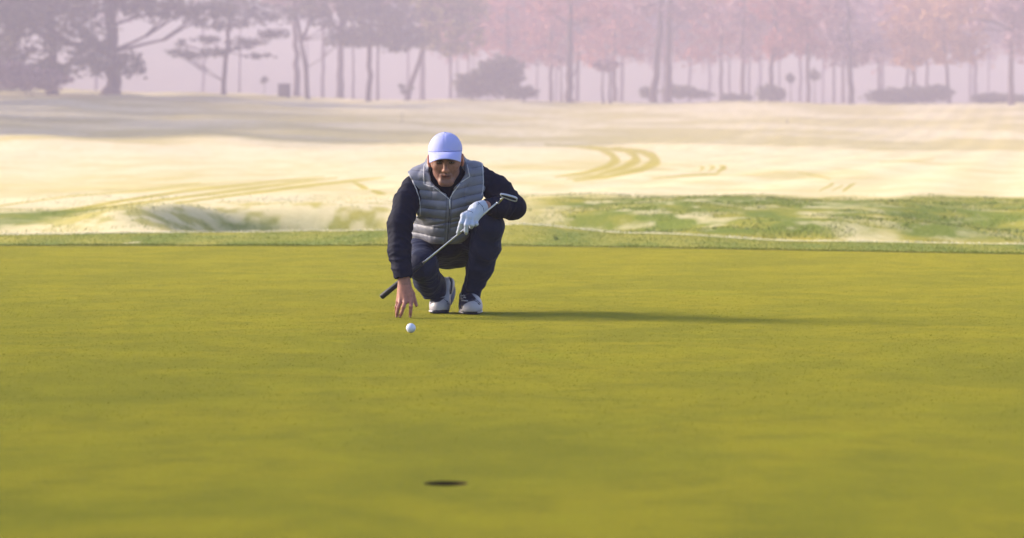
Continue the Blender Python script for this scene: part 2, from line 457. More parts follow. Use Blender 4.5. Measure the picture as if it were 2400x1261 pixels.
def sm(a, b, x): t = np.clip((x - a) / (b - a), 0, 1); return t * t * (3 - 2 * t)
def build_fairway():
    # rows closer together near the golfer; columns fan out over the ground
    edge_rows = 22
    D = [0.0] * 0
    rows = list(np.linspace(0, 1, 26)[:-1])        # edge -> 30 m, blended below
    far = [30.0]
    while far[-1] < 150: far.append(far[-1] * (1 + .0032 + far[-1] * .000055))
    while far[-1] < 1185: far.append(far[-1] * 1.013)
    far = np.array(far)
    ang = np.concatenate([np.linspace(-1.2, -.21, 50), np.linspace(-.2, .2, 801), np.linspace(.21, 1.2, 50)])
    X, Y = [], []
    for r_ in rows:
        y = 30.0
        x = ang * y
        e = EDGE(x) - .02
        X.append(x); Y.append(e + (y - e) * r_)
    for y in far: X.append(ang * y); Y.append(np.full_like(ang, y))
    X, Y = np.array(X), np.array(Y)
    Z = H(X, Y) + .004
    nr, nc = X.shape
    V = np.stack([X, Y, Z], -1).reshape(-1, 3)
    i = np.arange(nr - 1)[:, None] * nc + np.arange(nc - 1)[None]
    Q = np.stack([i, i + 1, i + nc + 1, i + nc], -1).reshape(-1, 4)
    x, y, z = V.T
    px, py = to_px(x, y, z)
    tr = track_mask(px, py)
    n1 = vnoise(x * 1.3 + 40, y * .40 + 40, 3, 5); n2 = vnoise(x * 4.2, y * 1.3, 11, 4); n3 = vnoise(x * .25 + 9, y * .06 + 5, 21, 4)
    frost = np.ones(len(x))
    # rough band right of the golfer: patchy frost
    band = sm(31, 33, y) * (1 - sm(47 + 6 * (n1 - .5), 52 + 6 * (n1 - .5), y))
    right = sm(-.5, .8, x - .0)
    left = sm(-4.4, -3.4, -x) * 0
    rough = np.clip(sm(29.3, 30.3, y) * (1 - sm(47 + 6 * (n1 - .5), 52 + 6 * (n1 - .5), y)), 0, 1) * right
    patch = sm(.50, .64, n1 * .55 + n2 * .45 - .01)
    frost = frost * (1 - rough) + rough * (patch * .30 * sm(1.5, -.5, x - 4) + patch * .10 + .22 * sm(.5, .8, n2) + .25 * sm(.5, .7, n1) * sm(33, 31, y))
    bl = sm(31, 33, y) * (1 - sm(40, 46, y)) * (1 - right)           # left band: frosted, a few green patches
    frost = np.where(bl > 0, frost * (1 - bl * (.22 + .55 * sm(.48, .62, n1 * .5 + n2 * .5)) ), frost)
    gp = np.exp(-(((x + 3.0) / 1.9) ** 2 + ((y - 43) / 3.0) ** 2)) + .8 * np.exp(-(((x + .9) / 1.2) ** 2 + ((y - 40) / 3.0) ** 2))
    frost = frost * (1 - np.clip(gp, 0, 1) * sm(.40, .58, n2 * .6 + n1 * .4) * .8)
    gl = np.exp(-(((x + 6.1) / 1.1) ** 2 + ((y - 37) / 3.0) ** 2)); frost = frost * (1 - .85 * np.clip(gl, 0, 1))
    # mown collar next to the green is mostly frost free
    cedge = 28.5 + .9 * (n2 - .5)
    col = 1 - sm(0, .25, y - cedge)
    frost = np.where(y < 29.2, frost * (1 - col) + col * (.05 + .75 * sm(.70, .74, n1 * .55 + n2 * .45) * sm(-1.2, -2.4, x) ), frost)
    hol = sm(-4.2, -3.3, x) * (1 - sm(-1.9, -1.1, x)) * np.exp(-((y - 37.5) / 4.4) ** 4); frost = frost * (1 - .70 * hol * (.5 + .9 * n2))
    frost = frost * (1 - tr * .93)
    # thin frost further out: yellowish streaks
    far_ = sm(52, 60, y)
    frost = np.clip(frost * (1 - far_ * .42 * sm(.47, .68, n3) * (1 - sm(110, 160, y))), 0, 1)
    frost = frost * (1 - .22 * sm(.45, .6, n1) * (y > 46))
    frost = np.where(y > 190, frost * (.38 + .55 * sm(.38, .60, vnoise(x * .07, y * .09 + x * .03, 55, 4))), frost)
    frost = frost * (1 - .30 * sm(48, 58, y) * (1 - sm(62, 82, y)) * sm(-1, -6, x))
    lush = np.clip((1 - sm(46, 54, y)) * sm(-.5, 1.5, x) * band * 1.1 + col * 1.0 + .5 * bl + gl + hol, 0, 1.3) * (.35 + 1.5 * np.clip(vnoise(x * 2.2, y * .7, 66, 5) - .22, 0, 1))
    return mesh_np('fairway', V, Q, fairway_mat(), None, True, {'frost': frost, 'lush': np.clip(lush, 0, 1)})
def fairway_mat():
    m = NT('fairway_grass'); v = m.coords()
    vs = m.coords('Object', (1, .35, 1))
    fr = m.attr('frost').outputs['Fac']; lu = m.attr('lush').outputs['Fac']
    n = m.noise(vs, 6, 5, .65); nf = m.noise(vs, 30, 4, .7)
    dry = m.mix(n, (.36, .29, .03, 1), (.55, .45, .07, 1))
    green = m.mix(nf, (.045, .095, .014, 1), (.27, .30, .025, 1))
    grass = m.mix(lu, dry, green)
    fcol = m.mix(n, (.64, .53, .31, 1), (.86, .75, .50, 1))
    fac = m.math('ADD', fr, m.math('MULTIPLY', m.math('SUBTRACT', nf, .5), .5))
    fac = m.math('MINIMUM', m.math('MAXIMUM', fac, 0), 1)
    m.color(m.mix(fac, grass, fcol))
    m.bump(m.math('ADD', nf, m.noise(vs, 90, 3, .7)), .5, .03)
    m.set(Roughness=.9, Specular_IOR_Level=.1)
    return m.m
def green_mat():
    m = NT('putting_green_turf'); v = m.coords()
    v2 = m.coords('Object', (.75, .60, 1))
    big = m.noise(v2, 1.15, 6, .62, .8)
    mid = m.noise(v2, 4.0, 6, .7, .3)
    fine = m.noise(v, 220, 3, .75)
    fine2 = m.noise(v, 60, 4, .7)
    c = m.ramp(big, [(.33, (.088, .108, .001, 1)), (.46, (.132, .142, .0015, 1)), (.58, (.185, .172, .002, 1)), (.68, (.150, .166, .001, 1))])
    c = m.mix(m.ramp(mid, [(.32, (1, 1, 1, 1)), (.52, (0, 0, 0, 1))]), c, (.080, .098, .001, 1))
    c2 = m.mix(m.ramp(mid, [(.55, (0, 0, 0, 1)), (.75, (.8, .8, .8, 1))]), c, (.23, .22, .003, 1))
    sp_ = m.mix(m.ramp(fine2, [(.3, (.62, .64, .55, 1)), (.5, (1, 1, 1, 1)), (.72, (1.32, 1.30, 1.2, 1))]), c2, c2)
    mul = m.mix(1.0, c2, m.ramp(fine, [(.28, (.42, .46, .38, 1)), (.5, (.98, .98, .98, 1)), (.74, (1.55, 1.45, 1.3, 1))]), 'MULTIPLY')
    mul = m.mix(1.0, mul, m.ramp(fine2, [(.3, (.72, .76, .66, 1)), (.5, (1, 1, 1, 1)), (.7, (1.22, 1.18, 1.1, 1))]), 'MULTIPLY')
    m.color(mul)
    m.bump(m.math('ADD', fine, m.math('MULTIPLY', fine2, 1.5)), .55, .012)
    m.set(Roughness=.85, Specular_IOR_Level=.02, Sheen_Weight=.42, Sheen_Roughness=.30, Sheen_Tint=(1, .84, .16, 1))
    return m.m
CUP = at(1045, 1133, 1.0); CUP = np.array([0, 0, CAMH]) + ray(1045, 1133) * (CAMH / -ray(1045, 1133)[2])
def build_green():
    cx, cy = CUP[0], CUP[1]; q = .2; rr = .054
    xs = sorted(set([round(v, 4) for v in np.linspace(-30, 30, 121)] + [cx - q, cx + q])); ys = [-3, 0, 2, 4, cy - q, cy + q, 9, 12, 15, 18]
    V, Q, ids = [], [], {}
    def vid(x, y):
        k = (round(x, 5), round(y, 5))
        if k not in ids: ids[k] = len(V); V.append((x, y, 0.0))
        return ids[k]
    for a, b in zip(xs[:-1], xs[1:]):
        if cx - q - 1e-6 < .5 * (a + b) < cx + q + 1e-6: pass
        for c, d in zip(ys[:-1], ys[1:]):
            if cx - q - 1e-6 <= .5 * (a + b) <= cx + q + 1e-6 and abs(.5 * (c + d) - cy) < 1e-3: continue
            Q.append((vid(a, c), vid(b, c), vid(b, d), vid(a, d)))
        e0, e1 = float(EDGE(a)), float(EDGE(b)); n = 6
        for k in range(n):
            f = k / n; g = (k + 1) / n
            y00, y10, y11, y01 = [18 + (e - 18) * w for e, w in ((e0, f), (e1, f), (e1, g), (e0, g))]
            if abs(a) > 22 or abs(b) > 22: pass
            Q.append((vid(a, y00), vid(b, y10), vid(b, y11), vid(a, y01)))
    n = 96; ring, outer = [], []
    for k in range(n):
        a = 2 * math.pi * k / n; c, s_ = math.cos(a), math.sin(a); mx = max(abs(c), abs(s_))
        ring.append(len(V)); V.append((cx + rr * c, cy + rr * s_, 0))
        outer.append(len(V)); V.append((cx + q * c / mx, cy + q * s_ / mx, 0))
    for k in range(n):
        l = (k + 1) % n; Q.append((ring[k], outer[k], outer[l], ring[l]))
    tag(mesh_np('putting_green', V, Q, green_mat(), None, False), kind='structure')
    # soil-walled hole and its plastic liner
    root = empty('golf_hole', (cx, cy, 0), 'empty golf hole cut into the green in the foreground, dark soil rim', 'golf hole')
    def cyl(r0, z0, z1, r1=None, cap=False):
        r1 = r1 or r0; Vv = []; Qq = []
        for k in range(n):
            a = 2 * math.pi * k / n
            Vv.append((cx + r0 * math.cos(a), cy + r0 * math.sin(a), z0)); Vv.append((cx + r1 * math.cos(a), cy + r1 * math.sin(a), z1))
        for k in range(n):
            l = (k + 1) % n; Qq.append((2 * k, 2 * k + 1, 2 * l + 1, 2 * l))
        if cap: Qq.append(tuple(2 * k + 1 for k in range(n)))
        return Vv, Qq
    v, f = merge([cyl(rr, 0, -.026), cyl(rr, -.026, -.027, .0515)])
    mesh_np('soil_rim', v, f, M['soil'], root)
    v, f = merge([cyl(.0515, -.027, -.12, .05, True)])
    mesh_np('cup_liner', v, f, M['liner'], root)
tag(build_fairway(), kind='structure')
build_green()

def grass_blades(name, pts, h, w, mat, lean=.35, kindlabel=None):
    n = len(pts); a = rng.random(n) * 6.283; hh = h * (.55 + .7 * rng.random(n)) * (.45 + 1.1 * vnoise(pts[:, 0] * 5, pts[:, 1] * 3, 91, 3))
    d = np.stack([np.cos(a), np.sin(a), np.zeros(n)], 1) * (w * .5)
    tip = pts + np.stack([rng.normal(size=n) * lean * hh, rng.normal(size=n) * lean * hh, hh], 1)
    V = np.empty((n * 3, 3)); V[0::3] = pts - d; V[1::3] = pts + d; V[2::3] = tip
    Q = np.arange(n * 3).reshape(-1, 3)
    return mesh_np(name, V, Q, mat, None, False, {'v': np.repeat(rng.random(n), 3)})
m = NT('grass_blade'); a_ = m.attr('v').outputs['Fac']
m.color(m.ramp(a_, [(0, (.10, .14, .006, 1)), (.5, (.16, .19, .008, 1)), (.85, (.27, .26, .03, 1)), (1, (.36, .33, .08, 1))])); m.set(Roughness=.8); BL = m.m
m = NT('frosted_blade'); a_ = m.attr('v').outputs['Fac']
m.color(m.ramp(a_, [(0, (.45, .42, .25, 1)), (1, (.85, .80, .66, 1))])); m.set(Roughness=.8); BF = m.m
m = NT('rough_blade'); a_ = m.attr('v').outputs['Fac']
m.color(m.ramp(a_, [(0, (.06, .11, .015, 1)), (.5, (.14, .18, .02, 1)), (.85, (.28, .29, .03, 1)), (1, (.55, .50, .32, 1))])); m.set(Roughness=.8); BG = m.m
def scatter(n, x0, x1, f0, f1):
    x = x0 + (x1 - x0) * rng.random(n); e = EDGE(x); y = e + f0 + (f1 - f0) * rng.random(n)
    return np.stack([x, y, H(x, y)], 1)
p1 = scatter(16000, -6, 6, .0, .10)
p2 = scatter(26000, -6, 6, .1, 3.4)
g = grass_blades('collar_grass', np.concatenate([p1, p2]), .018, .0045, BL); tag(g, 'short mown grass along the far edge of the putting green', 'grass', kind='stuff')
x = -6 + 12 * rng.random(9000); y = 28.5 + rng.random(9000) * .5
g = grass_blades('frosted_grass', np.stack([x, y, H(x, y)], 1), .026, .005, BF); tag(g, 'pale frosted grass tips on the crest behind the green', 'grass', kind='stuff')
# rough tufts in the patchy band
n = 60000; x = -8 + 16 * rng.random(n); y = 31.5 + 20 * rng.random(n) ** 1.3
nn = vnoise(x * 2, y * .8, 77, 3); keep = (nn > .48) & ((x > -.2) | (rng.random(n) < .25)); x, y = x[keep], y[keep]
g = grass_blades('rough_grass', np.stack([x, y, H(x, y)], 1), .040, .009, BG, .8); tag(g, 'uneven rough grass tufts on the banks beyond the green', 'grass', kind='stuff')

# close-mown blades standing up from the turf of the green
n = 120000; D_ = 1 / (1 / 25.5 + (1 / 6.0 - 1 / 25.5) * rng.random(n)); x = D_ * (rng.random(n) * 2 - 1) * .185
ok = (D_ < EDGE(x)) & (rng.random(n) < sm(7.5, 15, D_)) & (np.hypot(x - CUP[0], D_ - CUP[1]) > .07); x, D_ = x[ok], D_[ok]
m = NT('green_blade'); a_ = m.attr('v').outputs['Fac']
m.color(m.ramp(a_, [(0, (.13, .145, .002, 1)), (.45, (.175, .18, .003, 1)), (.8, (.23, .22, .006, 1)), (.985, (.38, .34, .02, 1)), (1, (.5, .46, .22, 1))]))
tl = m.n.new('ShaderNodeBsdfTranslucent'); mx = m.n.new('ShaderNodeMixShader'); m.l.new(m.b.outputs[0], mx.inputs[1]); m.l.new(tl.outputs[0], mx.inputs[2]); m.l.new(m.b.inputs['Base Color'].links[0].from_socket, tl.inputs[0]); m.l.new(mx.outputs[0], [q for q in m.n if q.type == 'OUTPUT_MATERIAL'][0].inputs['Surface'])
m.set(Roughness=.8, Specular_IOR_Level=.0)
g = grass_blades('green_grass', np.stack([x, D_, np.zeros(len(x))], 1), .0026, .0040, m.m, 1.3); tag(g, 'close-mown grass blades of the putting green', 'grass', kind='stuff')
# ---------------------------------------------------------------- golfer
GO = P(1065, 738, -.15); GO[2] = 0
golfer = empty('person', GO, 'person crouching in lavender cap and grey padded vest over navy clothes, fingertips on the grass', 'person')
LO, HI = P(895, 760, .55), P(1245, 295, -.65)
lo = np.array([LO[0], HI[1] * 0 + D0 - .45, -.01]); hi = np.array([HI[0], D0 + .62, .98])

# head frame: a = right in the picture, b = towards the camera (face), c = up
H0 = P(1044.5, 373, .10)
roll, pit = R(1.8), R(13)
eb = np.array([0, -math.cos(pit), -math.sin(pit)]); ec = np.array([0, -math.sin(pit), math.cos(pit)])
ea = np.array([1., 0, 0])
ea, ec = ea * math.cos(roll) + ec * math.sin(roll), ec * math.cos(roll) - ea * math.sin(roll)
HB = [ea, eb, ec]
def hd(a, b, c): return H0 + ea * a + eb * b + ec * c
nA = P(1052, 425, -.02)                         # neck root

def inpoly(V, poly):
    x, y = to_px(V[:, 0], V[:, 1], V[:, 2]); ins = np.zeros(len(x), bool); dm = np.full(len(x), 99.)
    for (x0, y0), (x1, y1) in zip(poly, poly[1:] + poly[:1]):
        t = np.clip(((x - x0) * (x1 - x0) + (y - y0) * (y1 - y0)) / ((x1 - x0) ** 2 + (y1 - y0) ** 2), 0, 1)
        dm = np.minimum(dm, np.hypot(x - x0 - t * (x1 - x0), y - y0 - t * (y1 - y0)))
        ins ^= ((y0 > y) != (y1 > y)) & (x < x0 + (y - y0) * (x1 - x0) / ((y1 - y0) or 1e-9))
    return np.clip(np.where(ins, .5 + dm, .5 - dm), 0, 1)
# --- joints (photo px, photo px, metres towards the camera)
shR, elR, wrR = P(971, 436, .0), P(937, 528, .13), P(947, 652, .235)
shL, elL, wrL = P(1119, 414, .0), P(1200, 484, .03), P(1137, 482, .20)
hipR, knR, anR = P(1015, 575, -.40), P(990, 622, .03), P(1029, 690, -.25)
hipL, knL, anL = P(1088, 578, -.38), P(1150, 529, .02), P(1105, 690, -.165)
pel = P(1050, 578, -.42)

# bare hand (his right): metacarpals and fingers
hR = dict(wr=wrR, r=1.0,
  kn=[P(933.5, 706, .235), P(939, 705, .255), P(950, 706, .265), P(963.5, 705, .262)],
  fg=[[P(933.5, 706, .235), P(929, 719, .235), P(929, 731, .215), P(931, 740, .205)],
      [P(939, 705, .255), P(933.5, 720, .285), P(930.5, 733, .285), P(929.5, 741.5, .275)],
      [P(950, 706, .265), P(945.5, 720, .30), P(941, 734, .295), P(937.5, 742, .282)],
      [P(963.5, 705, .262), P(963, 719, .292), P(962, 733, .29), P(961.5, 741.5, .28)]],
  th=[P(955, 668, .235), P(967, 688, .228), P(971, 702, .236), P(976, 716, .245)])
hL = dict(wr=wrL, r=1.12,
  kn=[P(1116, 512, .255), P(1107, 512, .268), P(1097, 510, .275), P(1087, 506, .270)],
  fg=[[P(1116, 512, .255), P(1116.5, 525, .275), P(1114, 527, .250), P(1112, 521, .225)],
      [P(1107, 512, .268), P(1106, 527, .292), P(1104.5, 532, .268), P(1103, 527, .232)],
      [P(1097, 510, .275), P(1093, 527, .300), P(1092, 541, .290), P(1092.5, 546, .268)],
      [P(1087, 506, .270), P(1081, 523, .288), P(1077, 536, .275), P(1073.5, 545, .262)]],
  th=[P(1108, 488, .215), P(1094, 505, .205), P(1086, 520, .198), P(1080, 534, .203)])
def hand(f, h, sc=1.0, grow=0.0, cuff=False):
    r = h['r'] * sc
    q = lambda x: x * r + grow
    w = np.array(h['wr']); ds = [.0135, .0145, .015, .0150]
    kn = h['kn']
    for i in range(4):
        b = w + (kn[i] - w) * .10 + np.array([(i - 1.5) * (.006 if kn[3][0] > kn[0][0] else -.006), 0, 0])
        f.cone(b, kn[i], q(.0165), q(ds[i] * .86), .016)
    for i in range(4):
        R_ = [.0078, .0088, .0092, .0090][i]
        pts = h['fg'][i]
        f.cone(pts[0], pts[1], q(R_ * 1.12), q(R_ * 1.02), .006)
        f.cone(pts[1], pts[2], q(R_ * 1.02), q(R_ * .94), .002)
        f.cone(pts[2], pts[3], q(R_ * .94), q(R_ * .80), .002)
        f.ell(pts[1], [q(R_ * 1.12)] * 3, .003)
        f.ell(kn[i], [q(R_ * 1.32)] * 3, .007)
    t = h['th']
    f.cone(w + (t[0] - w) * .3, t[0], q(.014), q(.0135), .014)
    f.cone(t[0], t[1], q(.0135), q(.0115), .010)
    f.cone(t[1], t[2], q(.0115), q(.0100), .004)
    f.cone(t[2], t[3], q(.0100), q(.0080), .002)

# --- body: one continuous figure (mostly under the clothes)
B = Field(lo, hi, .0028)
B.ell(hd(0, -.012, .038), (.073, .092, .078), .0, 'add', HB)                  # skull
B.ell(hd(0, .022, .0), (.0665, .066, .070), .025, 'add', HB)                  # mid face
B.ell(hd(0, .028, -.048), (.057, .056, .050), .025, 'add', HB)
B.cone(hd(-.040, .012, -.066), hd(-.017, .062, -.098), .021, .020, .02)       # jaw
B.cone(hd(.040, .012, -.066), hd(.017, .062, -.098), .021, .020, .02)
B.cone(hd(-.014, .067, -.098), hd(.014, .067, -.098), .020, .020, .015)
B.ell(hd(0, .079, -.101), (.017, .012, .014), .012, 'add', HB)                # chin
for s_ in (-1, 1):
    B.ell(hd(s_ * .040, .054, -.022), (.022, .020, .017), .018, 'add', HB)    # cheekbone
    B.ell(hd(s_ * .060, .020, .0), (.012, .03, .03), .02, 'add', HB)
    B.cone(hd(s_ * .009, .086, .015), hd(s_ * .047, .068, .018), .0095, .0085, .010)   # brow
    B.ell(hd(s_ * .031, .092, .001), (.017, .016, .0115), .010, 'sub', HB)    # eye socket
    B.ell(hd(s_ * .031, .066, -.001), (.0170, .0155, .0125), .003, 'add', HB) # eyeball and lids
    B.chain([hd(s_ * .031 - .0105, .081, -.003), hd(s_ * .031, .086, -.0005), hd(s_ * .031 + .0105, .081, -.003)], [.0022, .0036, .0022], .001, 'sub')
    B.ell(hd(s_ * .012, .094, -.037), (.0085, .010, .0078), .006, 'add', HB)  # nostril wing
    B.cone(hd(s_ * .020, .090, -.040), hd(s_ * .036, .074, -.066), .0025, .0025, .010, 'sub')   # fold beside the mouth
    # ear
    ec_ = hd(s_ * .0835, -.006, -.004)
    B.ell(ec_, (.0085, .0165, .030), .006, 'add', HB)
    B.ell(hd(s_ * .0900, -.001, .000), (.005, .009, .016), .004, 'sub', HB)
    B.ell(hd(s_ * .0795, .002, -.031), (.0065, .008, .009), .006, 'add', HB)
B.cone(hd(0, .082, .016), hd(0, .104, -.030), .0095, .0105, .008)             # nose
B.ell(hd(0, .106, -.034), (.0115, .0105, .0095), .006, 'add', HB)
B.cone(hd(-.024, .076, -.0630), hd(0, .0865, -.0590), .0050, .0058, .010)     # upper lip
B.cone(hd(.024, .076, -.0630), hd(0, .0865, -.0590), .0050, .0058, .010)
B.cone(hd(-.018, .0795, -.0735), hd(.018, .0795, -.0735), .0062, .0062, .009)   # lower lip
B.chain([hd(-.025, .088, -.0685), hd(0, .0985, -.0665), hd(.025, .088, -.0665)], [.0016, .0026, .0016], .003, 'sub')
B.cone(hd(-.012, .094, -.085), hd(.012, .094, -.085), .004, .004, .008, 'sub')
B.cone(hd(0, -.02, -.05), nA, .056, .062, .03)                                # neck
B.chain([P(1050, 440, -.05), P(1046, 500, -.14), pel], [.10, .095, .09], .04)
B.chain([P(985, 425, -.03), P(1110, 410, -.03)], [.05, .05], .05)
B.chain([shR, elR], [.042, .034], .02); B.cone(elR, wrR, .034, .0235, .02, flat=((0, 1, 0), 1.2))
B.chain([shL, elL], [.042, .034], .02); B.cone(elL, wrL, .034, .0235, .02)
B.chain([hipR, P(990, 597, -.16), knR, anR], [.06, .045, .04, .03], .02); B.chain([hipL, P(1120, 556, -.18), knL, anL], [.06, .05, .04, .03], .02)
toeR, toeL = P(1030, 726, -.15), P(1103, 730, -.06)
B.chain([anR, toeR], [.028, .02], .015); B.chain([anL, toeL], [.028, .02], .015)
hand(B, hR); hand(B, hL, .80)
B.smooth(1)
V, Q = B.mesh()
# skin colouring: lips, stubble, brows, knuckles
def hcoord(V):
    d = V - H0; return d @ ea, d @ eb, d @ ec
a, b, c = hcoord(V)
base = np.tile(np.array([[.255, .125, .102]]), (len(V), 1))
def blend(mask, col):
    global base
    mask = np.clip(mask, 0, 1)[:, None]; base = base * (1 - mask) + np.array([col]) * mask
ishead = (c > -.14) & (np.abs(a) < .1) & (b > -.02)
stub = sm(-.030, -.052, c) * ishead * .50
blend(stub, (.125, .072, .070))
moust = np.exp(-((a / .03) ** 2 + ((c + .052) / .008) ** 2)) * ishead * .35; blend(moust, (.16, .09, .085))
goat = np.exp(-((a / .018) ** 2 + ((c + .087) / .008) ** 2)) * ishead * .55; blend(goat, (.12, .065, .065))
lips = np.exp(-((a / .024) ** 4 + ((c + .067) / .0095) ** 4)) * (b > .055) * ishead * .8; blend(lips, (.17, .060, .060))
line = np.exp(-((a / .026) ** 6 + ((c + .067 - .0015 * a / .02) / .0028) ** 2)) * (b > .055) * ishead; blend(line, (.035, .012, .014))
brow = (np.exp(-(((np.abs(a) - .030) / .020) ** 4 + ((c - .0165) / .0060) ** 2))) * (b > .05) * ishead * .92; blend(brow, (.035, .02, .016))
front = (V[:, 1] < H0[1] - .03) & ishead
brw = np.maximum(inpoly(V, [(1016, 377.5), (1022, 373.5), (1031, 373), (1039, 377), (1038, 379.5), (1030, 376.5), (1022, 376.5)]), inpoly(V, [(1049, 377), (1057, 373), (1066, 373.5), (1072, 377.5), (1066, 376.8), (1057, 376.5), (1050, 379.5)])) * front
blend(brw * .85, (.030, .018, .015))
socket_shade = np.exp(-(((np.abs(a) - .030) / .021) ** 4 + ((c - .002) / .013) ** 4)) * (b > .05) * ishead * .45; blend(socket_shade, (.10, .045, .04))  # shadow under the brim painted into the skin colour around the eyes
eyes = (np.exp(-(((np.abs(a) - .031) / .0155) ** 4 + ((c + .001) / .0048) ** 4))) * (b > .05) * ishead * .95; blend(eyes, (.015, .008, .008))
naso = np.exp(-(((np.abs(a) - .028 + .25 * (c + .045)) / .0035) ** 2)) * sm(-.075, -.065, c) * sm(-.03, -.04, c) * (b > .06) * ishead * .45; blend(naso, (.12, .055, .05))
ear = sm(.073, .080, np.abs(a)) * (np.abs(c) < .045) * (b < .03) * (b > -.05); blend(ear * .5, (.50, .17, .12))
nose = np.exp(-((a / .016) ** 2 + ((c + .034) / .012) ** 2)) * (b > .08) * .35; blend(nose, (.50, .22, .17))
hm_ = (V[:, 2] < .16) & (V[:, 0] < P(985, 700, .25)[0]); blend(hm_ * .45, (.42, .17, .14))
for i, fg in enumerate(hR['fg']):
    for p_ in (fg[0], fg[1], fg[2]):
        blend(np.exp(-(np.linalg.norm(V - p_, axis=1) / .010) ** 2) * .35, (.42, .12, .10))
    nl = fg[3] + np.array([0, -.007, .001]); blend(np.exp(-(np.linalg.norm(V - nl, axis=1) / .0055) ** 4) * .7, (.60, .40, .36))
tip = hR['th'][3]; blend(np.exp(-(np.linalg.norm(V - tip, axis=1) / .010) ** 2) * .25, (.5, .3, .28))
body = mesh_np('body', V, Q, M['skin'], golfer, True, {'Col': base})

# eyes and hair
def patch(name, field, cx, cy, w, h, mat, parent, lift, n=20):
    c0 = field.trace(cx, cy, lift)
    if c0 is None: return None
    V = [c0]
    for k in range(n):
        t = 2 * math.pi * k / n; x, y = math.cos(t), math.sin(t)
        V.append(field.trace(cx + w * x, cy + h * y * (1 - abs(x) ** 2 * .35), lift))
    V = [c0 if v_ is None else v_ for v_ in V]
    return mesh_np(name, V, [(0, k + 1, (k + 1) % n + 1) for k in range(n)], mat, parent)
for ex, ey, ix in ((1030.0, 380.4, .6), (1058.6, 380.6, -.2)):
    e = patch('eye', B, ex, ey, 5.0, 1.7, M['eye'], golfer, .0005)
    patch('iris', B, ex + ix, ey - .2, 1.9, 1.55, M['iris'], e, .0012, 12)
    pts_ = [B.trace(ex - 5.4 + 10.8 * t, ey - 1.9 * math.sin(math.pi * t) ** .7 + .2, .0012) for t in np.linspace(0, 1, 9)]
    tube('lashes', [q for q in pts_ if q is not None], .0011, M['hair'], e, 6)
Hr = Field(H0 - .14, H0 + .15, .003)
Hr.ell(hd(0, -.014, .038), (.0765, .095, .080), 0, 'add', HB)
Hr.plane(hd(0, .018, 0), eb * 1.0 - ec * .25)
Hr.plane(hd(0, 0, -.022), -ec)
Hr.plane(hd(0, 0, .06), ec)
V, Q = Hr.mesh(); mesh_np('hair', V, Q, M['hair'], golfer)

# --- trousers
T = Field(lo, hi, .0032)
T.ell(pel, (.165, .125, .098), 0)
T.cone(P(1046, 548, -.22), pel, .125, .11, .04)
T.chain([hipR, P(986, 593, -.16), knR + [0, 0, .002]], [.098, .074, .070], .035, fold=(.0050, .04, 1.0))
T.chain([knR, P(1002, 655, -.09), P(1018, 685, -.19)], [.074, .064, .058], .03, fold=(.0036, .05, 3.0))
T.ell(P(1018, 664, -.17), (.056, .06, .062), .03)
T.cone(P(1016, 683, -.17), P(1022, 704, -.175), .055, .042, .02, fold=(.003, .03, 2.0))
T.chain([hipL, P(1122, 552, -.16), knL], [.098, .080, .062], .035, fold=(.002, .09, 4.0))
T.chain([knL, P(1137, 575, -.03), P(1126, 625, -.09), P(1105, 682, -.14)], [.067, .075, .066, .047], .022, fold=(.0042, .085, 2.2))
T.cone(P(1105, 680, -.14), P(1102, 698, -.145), .047, .052, .012)
T.cone(P(1127, 545, .04), P(1098, 675, -.08), .010, .008, .03)                 # front crease of the leg
T.cone(knL + [0, -.012, .0], P(1150, 540, .045), .052, .045, .03)
T.warp(lambda X, Y, Z, d: .0022 * pnoise(X, Y, Z * .6, 95, 5) + .0012 * pnoise(X, Y, Z, 210, 6))
T.warp(lambda X, Y, Z, d: np.maximum(0, .0 * X))
kk = P(1060, 705, 0)[2]
sl_, X_, Y_, Z_ = T.box(np.array([T.lo, T.lo + T.h * T.n]), 0)
T.put(sl_, (kk - Z_ + .022 * 0 + 0 * X_ + 0 * Y_).astype(np.float32), 0, 'and')
# open hem of the left leg
T.cone(P(1102, 694, -.145), P(1101, 712, -.145), .040, .046, 0, 'sub')
V, Q = T.mesh(); trousers = mesh_np('trousers', V, Q, M['trousers'], golfer)
# waistband and belt
V, Q = merge([tube_mesh([pel + np.array([.150 * math.cos(t), .115 * math.sin(t) + .01, .098 + .02 * math.sin(t)]) for t in np.linspace(0, 2 * math.pi, 40)[:-1]], .012, 8, True)])
mesh_np('belt', V, Q, M['shoe_dark'], trousers)

# --- jacket (navy, under the vest)
J = Field(lo, hi, .0032)
J.chain([P(1050, 440, -.04), P(1044, 500, -.14)], [.125, .12], .04, flat=((0, 1, 0), 1.15))
J.chain([P(985, 434, -.02), P(1106, 416, -.02)], [.056, .058], .04)
J.cone(nA, P(1046, 402, .02), .082, .076, .03)
J.cone(P(1048, 416, .045), P(1052, 452, .045), .062, .040, .03)
J.chain([shR, P(953, 475, .07), elR], [.060, .064, .061], .02, fold=(.0046, .055, .5))
J.chain([elR, P(936, 590, .18), P(944, 638, .225)], [.062, .056, .049], .02, fold=(.0050, .045, 2.4))
J.cone(P(943, 630, .22), P(946, 648, .232), .046, .044, .008)
J.chain([shL, P(1166, 444, .01), elL + [.004, 0, .0]], [.063, .066, .062], .02, fold=(.0046, .055, 1.5))
J.chain([elL, P(1168, 487, .11), P(1146, 484, .165)], [.062, .052, .042], .02, fold=(.0045, .045, 4.1))
J.ell(elL + [.012, 0, -.008], (.056, .055, .052), .02)
J.warp(lambda X, Y, Z, d: .0020 * pnoise(X, Y, Z * .7, 90, 15) + .0014 * pnoise(X, Y, Z, 200, 16))
